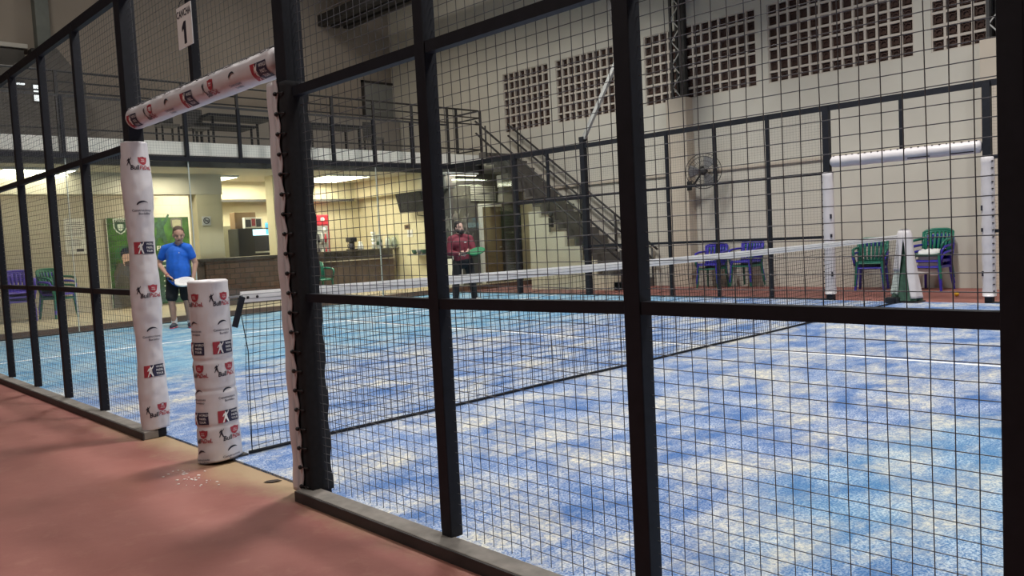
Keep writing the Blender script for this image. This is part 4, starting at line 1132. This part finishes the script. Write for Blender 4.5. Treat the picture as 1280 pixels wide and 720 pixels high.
# gabled board partition on the mezzanine
w = MB(); P = [(-6,3.4),(3.95,3.4),(3.95,5.15),(3.42,5.86),(1.6,4.95),(-6,4.6)]
struct('partition', w.prism(P, lambda u, v, tt: (u, tt, v), 15.0, 15.3), M['gable'])
struct('wall_mezzanine', MB().box((3.95,15.6,3.4),(12.9,15.7,5.0)), M['mezz'])
t = thing('corner_window', 'small lit window with a sloping frame high at the upper left corner', 'window', (2.45,15.95,5.15)); t['kind'] = 'structure'
MB().rbox((-.75,-.12,.82),(.62,0,.92), .01).build('awning', M['lgrey'], t); MB().rbox((-.72,-.06,.05),(.55,-.02,.80), .01).build('frame', M['gable'], t)
for (a, b_, c, d_) in ((-.66,-.30,.10,.35),(-.24,.05,.10,.35),(-.66,-.05,.45,.76)): MB().box((a,-.066,c),(b_,-.061,d_)).build('pane', M['daylit'], t)
t = thing('wall_lamp', 'tiny lit wall lamp on the dark gabled partition', 'wall lamp', (2.62,14.95,5.02)); MB().rbox((-.10,-.06,0),(.10,.05,.06), .01).build('case', M['dark'], t); MB().rbox((-.05,-.07,-.03),(.10,.0,.0), .006).build('diffuser', M['daylit'], t)
t = thing('partition_window', 'small two-pane lit window in the dark gabled partition', 'window', (2.98,14.99,4.68)); t['kind'] = 'structure'
for z in (0,.19): MB().box((-.09,-.02,z),(.07,.0,z+.15)).build('pane', M['daylit'], t)
MB().box((-.11,-.015,-.03),(.10,.0,.37)).build('frame', M['dark'], t)
t = thing('steel_column', 'grey steel column on a dark bracket at the top left, above the fence rail', 'steel column', (3.38,15.85,5.35))
MB().rbox((-.28,-.15,0),(.22,.14,.62), .01).build('bracket', M['dark'], t); MB().rbox((-.14,-.14,.62),(.14,.14,3.6), .01).build('shaft', mat('grey_green_paint', (.14,.155,.145), .6, 0, .15, 4), t)
d = struct('door_3', MB().box((11.95,15.97,3.4),(13.0,16.0,6.1)), mat('pale_door', (.24,.25,.24), .7))
w = MB(); w.box((11.88,15.94,3.4),(11.95,16.0,6.16)); w.box((11.88,15.94,6.1),(13.0,16.0,6.16)); w.build('door_frame', M['dark'], d)

# ------------------------------------------------------------------ people
class Blob:
    """limbs as tapered capsules fused into one continuous surface"""
    def __init__(s): s.w = MB()
    def cap(s, a, b, ra, rb, sx=1.0, n=14, dirx=None):
        a, b = Vector(a), Vector(b); d = b-a; L = max(d.length, 1e-4); d = d/L
        ref = Vector(dirx) if dirx is not None else (Vector((1,0,0)) if abs(d.x) < .8 else Vector((0,1,0)))
        e1 = (ref - d*ref.dot(d)).normalized(); e2 = d.cross(e1)
        prof = []
        for i in range(6): q = PI/2*(1-i/5.0); prof.append((-ra*math.sin(q), ra*math.cos(q)))
        for i in range(1, 5): t = i/5; prof.append((L*t, ra+(rb-ra)*t))
        for i in range(6): q = PI/2*i/5; prof.append((L+rb*math.sin(q), rb*math.cos(q)))
        vs = []; fs = []
        for z, r in prof:
            r = max(r, .0005)
            for j in range(n):
                an = 2*PI*j/n; vs.append(a + d*z + e1*r*sx*math.cos(an) + e2*r*math.sin(an))
        for i in range(len(prof)-1):
            for j in range(n): fs.append((i*n+j, i*n+(j+1)%n, (i+1)*n+(j+1)%n, (i+1)*n+j))
        fs.append([j for j in range(n)][::-1]); fs.append([(len(prof)-1)*n+j for j in range(n)])
        s.w.add(vs, fs); return s
    def chain(s, pts, rs, sx=1.0):
        for i in range(len(pts)-1): s.cap(pts[i], pts[i+1], rs[i], rs[i+1], sx)
        return s
    def ell(s, c, r, rot=None):
        T = Matrix.Translation(c) @ (rot if rot is not None else Matrix.Identity(4)); s.w.ball((0,0,0), r, 18, 12, 0, T); return s
    def build(s, name, m, parent, vox, smooth=4, cut=None):
        me = bpy.data.meshes.new('tmp'); me.from_pydata(s.w.v, [], s.w.f)
        b = bmesh.new(); b.from_mesh(me); bmesh.ops.recalc_face_normals(b, faces=b.faces); b.to_mesh(me); b.free()
        o = bpy.data.objects.new('tmp', me); COL.objects.link(o)
        r = o.modifiers.new('r', 'REMESH'); r.mode = 'VOXEL'; r.voxel_size = vox
        if smooth: k = o.modifiers.new('s', 'SMOOTH'); k.factor = .5; k.iterations = smooth
        dg = bpy.context.evaluated_depsgraph_get(); out = bpy.data.meshes.new_from_object(o.evaluated_get(dg))
        bpy.data.objects.remove(o)
        if cut:
            b = bmesh.new(); b.from_mesh(out)
            for co_, no in cut:
                bmesh.ops.bisect_plane(b, geom=list(b.verts)+list(b.edges)+list(b.faces), plane_co=co_, plane_no=no, clear_outer=True)
            b.to_mesh(out); b.free()
        out.name = name
        for p in out.polygons: p.use_smooth = True
        out.materials.clear(); out.materials.append(m)
        o = bpy.data.objects.new(name, out); COL.objects.link(o); o.parent = parent
        return o
def hand(B, wrist, fd, pn, side, curl=.5, s=1.0):
    """palm and five fingers; fd finger direction, pn palm normal (towards which they curl), side = thumb side direction"""
    fd, pn, sd = Vector(fd).normalized(), Vector(pn).normalized(), Vector(side).normalized(); wrist = Vector(wrist)
    k = wrist + fd*.085*s
    for q in range(4):
        base = wrist + fd*.02*s + sd*(.026-.0175*q)*s*.8; kn = k + sd*(.030-.020*q)*s - fd*(.004*abs(q-1))*s
        B.cap(base, kn, .015*s, .0125*s)
        L = (.040,.045,.042,.033)[q]*s; d = fd.copy(); p = kn.copy()
        for seg in range(3):
            ang = curl*(.75, 1.0, .8)[seg]; ax = sd
            c, sn = math.cos(ang), math.sin(ang)
            d = (d*c + pn.normalized()*sn).normalized() if seg == 0 else (d*c + (pn*d.dot(fd) - fd*d.dot(pn)).normalized()*sn).normalized()
            n = p + d*L*(1, .72, .58)[seg]; B.cap(p, n, .0105*s*(1-.08*seg), .0098*s*(1-.08*seg)); p = n
    tb = wrist + fd*.025*s + sd*.028*s; t1 = tb + (sd*.75+fd*.55+pn*.25).normalized()*.042*s; t2 = t1 + (fd*.85+pn*.45+sd*.1).normalized()*.036*s
    B.cap(tb, t1, .015*s, .0125*s); B.cap(t1, t2, .012*s, .0095*s)
def head_parts(B, c, face, s=1.0):
    """adds skull, jaw, nose, ears, brow to B; c centre of head; face = direction looked at. Returns frame matrix"""
    f = Vector(face).normalized(); up_ = Vector((0,0,1)); up_ = (up_ - f*up_.dot(f)).normalized(); x = f.cross(up_).normalized()
    T = Matrix((x, f, up_)).transposed().to_4x4(); T.translation = Vector(c)
    P = lambda a, b, d: T @ Vector((a*s, b*s, d*s))
    def el(cc, r): B.ell(P(*cc), [q*s for q in r], T.to_3x3().to_4x4())
    el((0,-.012,.030), (.074,.095,.090)); el((0,.018,-.035), (.062,.070,.078)); el((0,.038,-.082), (.042,.044,.034))
    el((0,.062,.028), (.050,.024,.018)); el((-.040,.050,-.03), (.026,.026,.026)); el((.040,.050,-.03), (.026,.026,.026))
    B.cap(P(0,.082,.012), P(0,.103,-.022), .010*s, .014*s); el((0,.095,-.028), (.019,.014,.010))
    el((-.076,-.004,-.004), (.012,.020,.032)); el((.076,-.004,-.004), (.012,.020,.032))
    return T, P
def face_bits(P, T, s, parent, lookM, skin_brow, beard=None):
    for sx in (-1, 1):
        MB().ball(P(sx*.030,.080,.010), (.008*s,.007*s,.005*s), 10, 8).build('eye', M['ink'], parent)
        w = MB(); w.tube([P(sx*.014,.090,.027), P(sx*.030,.088,.032), P(sx*.048,.074,.026)], [.0025*s,.0035*s,.002*s], 6); w.build('eyebrow', skin_brow, parent)
    w = MB(); w.tube([P(-.026,.078,-.060), P(-.010,.090,-.057), P(.010,.090,-.057), P(.026,.078,-.060)], [.003*s,.006*s,.006*s,.003*s], 6); w.build('mouth', M['lip'], parent)
def at_local(o, x, y):  # ground point right/away of o in the photograph's sense
    return o + RT*x + AW*y

def man(label, base, J, mats, racket):
    """J: joints in (right, away, up) metres about base"""
    t = thing('person', label, 'person', base)
    V = lambda p: RT*p[0] + AW*p[1] + Vector((0,0,p[2]))
    K = {k: V(v) for k, v in J.items() if isinstance(v, tuple)}
    B = Blob()
    n_ = K['neck']; hd = K['head']; face = V(J['face'])
    T, P = head_parts(B, hd, face, J['hs'])
    B.cap(n_ - Vector((0,0,.03)), hd - Vector((0,0,.07)) , .062, .054)
    ch, wa, pe = K['chest'], K['waist'], K['pelvis']
    side = V(J['side'])
    B.cap(ch+side*.075, ch-side*.075, .115, .115); B.cap(ch, wa, .135*J['bx'], .13*J['bx'], 1.12, dirx=side); B.cap(wa, pe, .132*J['bx'], .13, 1.2, dirx=side)
    for q in 'RL':
        B.cap(n_, K['sh'+q], .06, .062); B.chain([K['sh'+q], K['el'+q], K['wr'+q]], [.058,.044,.030])
        B.chain([K['hip'+q], K['kn'+q], K['an'+q]], [.095,.060,.042]); 
        k2 = K['kn'+q]*.62+K['an'+q]*.38 - AW*0; B.ell(k2 + V(J['back'])*.018, (.052,.052,.10))
        B.cap(K['an'+q]+Vector((0,0,-.02)), K['an'+q]+V(J['toe'+q])*.13-Vector((0,0,.045)), .040, .032)
    hand(B, K['wrR'], V(J['fdR']), V(J['pnR']), V(J['tsR']), J['curlR'])
    hand(B, K['wrL'], V(J['fdL']), V(J['pnL']), V(J['tsL']), J['curlL'])
    B.build('body', mats['skin'], t, .0085, 3)
    face_bits(P, T, J['hs'], t, None, mats['hair'])
    # hair
    H = Blob(); s = J['hs']
    for (cc, r) in mats['hairshape']: H.ell(P(*cc), [q*s for q in r], T.to_3x3().to_4x4())
    H.build('hair', mats['hair'], t, .009, 2, cut=None)
    if mats.get('beard'):
        H = Blob()
        for (cc, r) in mats['beard']: H.ell(P(*cc), [q*s for q in r], T.to_3x3().to_4x4())
        H.build('beard', mats['hair'], t, .008, 2)
    # top
    S = Blob(); g = .016
    S.cap(ch+side*.085, ch-side*.085, .115+g, .115+g); S.cap(ch, wa, (.135)*J['bx']+g, .135*J['bx']+g*1.3, 1.14, dirx=side); S.cap(wa, pe+Vector((0,0,mats['hem'])), .137*J['bx']+g, .138*J['bx']+g, 1.2, dirx=side)
    S.cap(n_-Vector((0,0,.03)), n_+Vector((0,0,.012)), .082, .070)
    for q in 'RL':
        S.cap(n_-Vector((0,0,.01)), K['sh'+q], .066, .076)
        if mats['sleeve'] < 1: e = K['sh'+q].lerp(K['el'+q], mats['sleeve']); S.cap(K['sh'+q], e, .076, .070)
        else: S.chain([K['sh'+q], K['el'+q], K['wr'+q].lerp(K['el'+q], .10)], [.075,.062,.045])
    S.build('shirt', mats['top'], t, .0105, 3)
    for q in 'RL':
        pass
    w = MB(); w.tube([n_+Vector((0,0,.03))+ (side*math.cos(2*PI*i/16)*.070 + V(J['fr'])*math.sin(2*PI*i/16)*.072) - Vector((0,0,.035*max(0, math.sin(2*PI*i/16)))) for i in range(16)], .014, 6, closed=True); w.build('collar', mats['top'], t)
    # shorts or trousers
    S = Blob(); S.cap(pe+Vector((0,0,.06)), pe, .150, .158, 1.15, dirx=side)
    for q in 'RL':
        if mats['leglen'] < 1:
            e = K['hip'+q].lerp(K['kn'+q], mats['leglen']); S.cap(K['hip'+q], e, .112, .100)
        else: S.chain([K['hip'+q], K['kn'+q], K['an'+q]], [.110,.078,.062])
    S.build('shorts' if mats['leglen'] < 1 else 'trousers', M['blackcl'], t, .0105, 3)
    for q in 'RL':
        S = Blob(); an = K['an'+q]; tv = V(J['toe'+q])
        S.cap(an+Vector((0,0,-.03)), an+tv*.15-Vector((0,0,.052)), .048, .038); S.cap(an-tv*.045-Vector((0,0,.045)), an+tv*.15-Vector((0,0,.056)), .036, .034)
        sh_ = S.build('shoe', mats['shoe'], t, .008, 2)
        S = Blob(); S.cap(an-tv*.055-Vector((0,0,.073)), an+tv*.165-Vector((0,0,.075)), .020, .019, 2.1, dirx=tv.cross(Vector((0,0,1)))); S.build('sole', mats['sole'], sh_, .008, 1)
        if mats['sock']:
            S = Blob(); S.cap(an+Vector((0,0,.07)), an-Vector((0,0,.02)), .050, .048); S.build('sock', M['sock'], t, .008, 1)
    if mats.get('band'):
        w = MB(); d = (K['wrR']-K['elR']).normalized(); a = d.cross(Vector((0,0,1))).normalized(); b_ = d.cross(a)
        w.tube([K['wrR']-d*.02+(a*math.cos(2*PI*i/14)+b_*math.sin(2*PI*i/14))*.034 for i in range(14)], .007, 6, closed=True); w.build('wristband', M['redpl'], t)
    return t, K, V

def racket(label, pos, hdir, nrm, face_m, rim_m, holes=True):
    """padel racket: grip end at pos, head along hdir, face normal nrm"""
    h = Vector(hdir).normalized(); n = Vector(nrm); n = (n-h*n.dot(h)).normalized(); s = h.cross(n)
    T = Matrix((s, h, n)).transposed().to_4x4()
    t = thing('padel_racket', label, 'racket', pos)
    MB().tube([T @ Vector((0, y, 0)) for y in (0,.01,.06,.11,.13)], [.017,.016,.0145,.0145,.016], 10).build('grip', M['blackpl'], t)
    def outline(a, k=1.0): 
        return (.125*math.sin(a)*k*(1-.10*math.cos(a)*-1*.0), .305-.145*math.cos(a)*k)
    w = MB(); N = 36; vs = []; fs = []
    for z in (-.019, .019):
        for i in range(N): x, y = outline(2*PI*i/N); vs.append(T @ Vector((x, y, z)))
    fs = [list(range(N))[::-1], [N+i for i in range(N)]]+[(i, (i+1)%N, N+(i+1)%N, N+i) for i in range(N)]
    w.add(vs, fs); w.build('face', face_m, t)
    w = MB(); w.tube([T @ Vector((*outline(2*PI*i/N, 1.01), 0)) for i in range(N)], .019, 8, closed=True); w.build('rim', rim_m, t)
    w = MB()
    for sx in (-1, 1): w.tube([T @ Vector((0,.12,0)), T @ Vector((sx*.03,.15,0)), T @ Vector((sx*.072,.195,0))], [.016,.014,.016], 8)
    w.build('throat', rim_m, t)
    for ix in range(-2, 3):
        for iy in range(-2, 3):
            if abs(ix)+abs(iy) < 4:
                for z in (-.0193, .0193):
                    T2 = T @ Matrix.Translation((ix*.034, .305+iy*.036, z))
                    MB().add([T2 @ Vector((.0065*math.cos(2*PI*q/8), .0065*math.sin(2*PI*q/8), 0)) for q in range(8)], [list(range(8))]).build('hole', M['ink'], t, fix=False)
    MB().tube([T @ Vector((0,0,0)), T @ Vector((.03,-.05,-.02)), T @ Vector((.01,-.08,-.05)), T @ Vector((-.02,-.05,-.02))], .004, 6).build('cord', M['blackpl'], t)
    return t

# player in blue, looking down, racket hanging from his right hand
b1 = Vector((3.26, 9.19, .012)) + RT*.12
J1 = dict(head=(.115,-.10,1.555), face=(.42,-.80,-.30), hs=1.10, neck=(.070,-.02,1.40), chest=(.04,-.01,1.235), waist=(.04,-.03,1.03), pelvis=(.03,0,.86), bx=1.14,
  side=(.95,-.28,0), fr=(-.28,-.95,0), back=(.28,.95,0),
  shR=(-.175,.02,1.335), elR=(-.315,.05,1.09), wrR=(-.085,-.16,.885), shL=(.235,-.06,1.335), elL=(.315,.02,1.08), wrL=(.295,-.06,.85),
  hipR=(-.08,.02,.84), knR=(-.115,-.03,.47), anR=(-.12,.03,.085), hipL=(.13,-.02,.84), knL=(.16,-.07,.47), anL=(.17,-.02,.085),
  toeR=(.10,-.99,0), toeL=(.45,-.89,0), fdR=(.85,-.35,-.35), pnR=(.0,.3,-.95), tsR=(.25,-.9,.2), curlR=1.15, fdL=(-.05,-.15,-.98), pnL=(-.9,.2,0), tsL=(0,-.98,.1), curlL=.35)
hs1 = [((0,-.034,.075),(.076,.088,.060)),((0,-.075,.02),(.068,.045,.075)),((-.070,-.03,.03),(.014,.040,.045)),((.070,-.03,.03),(.014,.040,.045))]
t1, K1, V1 = man('person in blue polo shirt and black shorts looking down, holding a white racket', b1, J1,
  dict(skin=M['skin'], hair=M['hair1'], hairshape=hs1, top=M['poloblue'], sleeve=.52, hem=.0, leglen=.82, shoe=M['shoe'], sole=M['pink'], sock=True, band=True), None)
MB().add([K1['chest']+V1((.10+.012*math.cos(q*2.1), -.19, .03+.012*math.sin(q*2.1))) for q in range(3)], [(0,1,2)]).build('emblem', M['white'], t1, fix=False)
g1 = b1 + K1['wrR'] + V1((.045,-.03,-.035))
racket('white padel racket in the hand of the person in blue, above the net post pad', g1 - V1((.06,-.02,.03))*.5, V1((.93,-.25,-.17)), V1((.20,-.50,.84)), M['white'], M['tape'])

# player in maroon, facing right, green racket held level
b2 = Vector((8.17, 7.75, .012)) + RT*(.24)
J2 = dict(head=(-.035,-.02,1.475), face=(.66,-.74,.02), hs=1.02, neck=(-.04,.0,1.325), chest=(-.03,0,1.16), waist=(-.01,0,.98), pelvis=(0,0,.83), bx=1.0,
  side=(.78,.62,0), fr=(.62,-.78,0), back=(-.62,.78,0),
  shR=(-.20,-.09,1.255), elR=(-.24,-.14,1.00), wrR=(-.035,-.30,.965), shL=(.155,.11,1.255), elL=(.23,.02,1.00), wrL=(.17,-.25,1.00),
  hipR=(-.09,-.03,.81), knR=(-.15,-.10,.45), anR=(-.17,-.05,.085), hipL=(.10,.05,.81), knL=(.17,-.02,.45), anL=(.20,.02,.085),
  toeR=(.5,-.86,0), toeL=(.85,-.52,0), fdR=(.85,-.45,.05), pnR=(.3,.8,-.3), tsR=(.0,-.2,.97), curlR=1.1, fdL=(-.55,-.75,.0), pnL=(-.5,.3,-.6), tsL=(.3,.1,.9), curlL=.8)
hs2 = [((0,-.030,.078),(.080,.090,.062)),((0,-.075,.025),(.072,.048,.080)),((-.070,-.02,.025),(.016,.045,.055)),((.070,-.02,.025),(.016,.045,.055))]
bd2 = [((0,.050,-.088),(.050,.046,.034)),((-.055,.02,-.055),(.018,.040,.040)),((.055,.02,-.055),(.018,.040,.040)),((0,.088,-.044),(.028,.012,.007))]
t2, K2, V2 = man('person in maroon long-sleeved top and black trousers holding a green racket across the front', b2, J2,
  dict(skin=M['skin2'], hair=M['hair2'], hairshape=hs2, beard=bd2, top=M['maroon'], sleeve=1.0, hem=.02, leglen=1.0, shoe=M['lgrey'], sole=M['white'], sock=False), None)
MB().cbox(K2['chest']+V2((.11,-.155,.03)), (.05,.012,.016)).build('emblem', M['white'], t2)
racket('green padel racket held level by the person in maroon', b2 + K2['wrR'] + V2((.04,-.07,.0)), V2((.97,-.12,.14)), V2((.05,-.45,.90)), M['gracket'], M['gracket'])

# ------------------------------------------------------------------ light
def area(name, loc, rot, sx, sy, p, col=(1,1,1), spread=180):
    l = bpy.data.lights.new(name, 'AREA'); l.shape = 'RECTANGLE'; l.size = sx; l.size_y = sy; l.energy = p; l.color = col; l.spread = R(spread)
    o = bpy.data.objects.new(name, l); COL.objects.link(o); o.location = loc; o.rotation_euler = rot; return o
for i, (x, y) in enumerate(((2.2,-5.5),(8.2,-5.5),(2.2,0),(8.2,0),(2.2,5.5),(8.2,5.5))):
    area('floodlight', (x, y, 7.6), (R(14 if y > 5 else 0), R(8 if x < 5 else -8), 0), 1.2, .6, 245, (1,.985,.95), 125)
for x, y, p in ((11.3,10.75,16),(2.1,12.5,95),(5.4,13.4,22),(4.2,11.9,24),(8.4,12.0,50),(8.8,13.5,40),(6.8,13.6,26),(-2,12.5,36)):
    area('bar_lamp', (x, y, 2.86), (0,0,0), 1.2, .25, p, (1,.91,.73))
area('hall_fill', (-4.0,-1.0,7.5), (0,0,0), 1.5, .5, 150, (1,.95,.90), 150)  # unseen fill lights, added to brighten the upper hall and mezzanine
area('hall_fill', (1.5,11.5,8.6), (0,0,0), 1.5, .5, 120, (1,.93,.82))
area('hall_fill', (8.5,11.5,8.6), (0,0,0), 1.5, .5, 120, (1,.93,.82))
w = bpy.data.worlds.new('world'); SC.world = w; w.use_nodes = True
w.node_tree.nodes['Background'].inputs[0].default_value = (.9,.92,1,1); w.node_tree.nodes['Background'].inputs[1].default_value = .05
SC.view_settings.view_transform = 'Standard'; SC.view_settings.look = 'None'; SC.view_settings.gamma = 1; SC.view_settings.exposure = 0
try: SC.view_settings.use_curve_mapping = False
except Exception: pass
SC.cycles.use_denoising = True
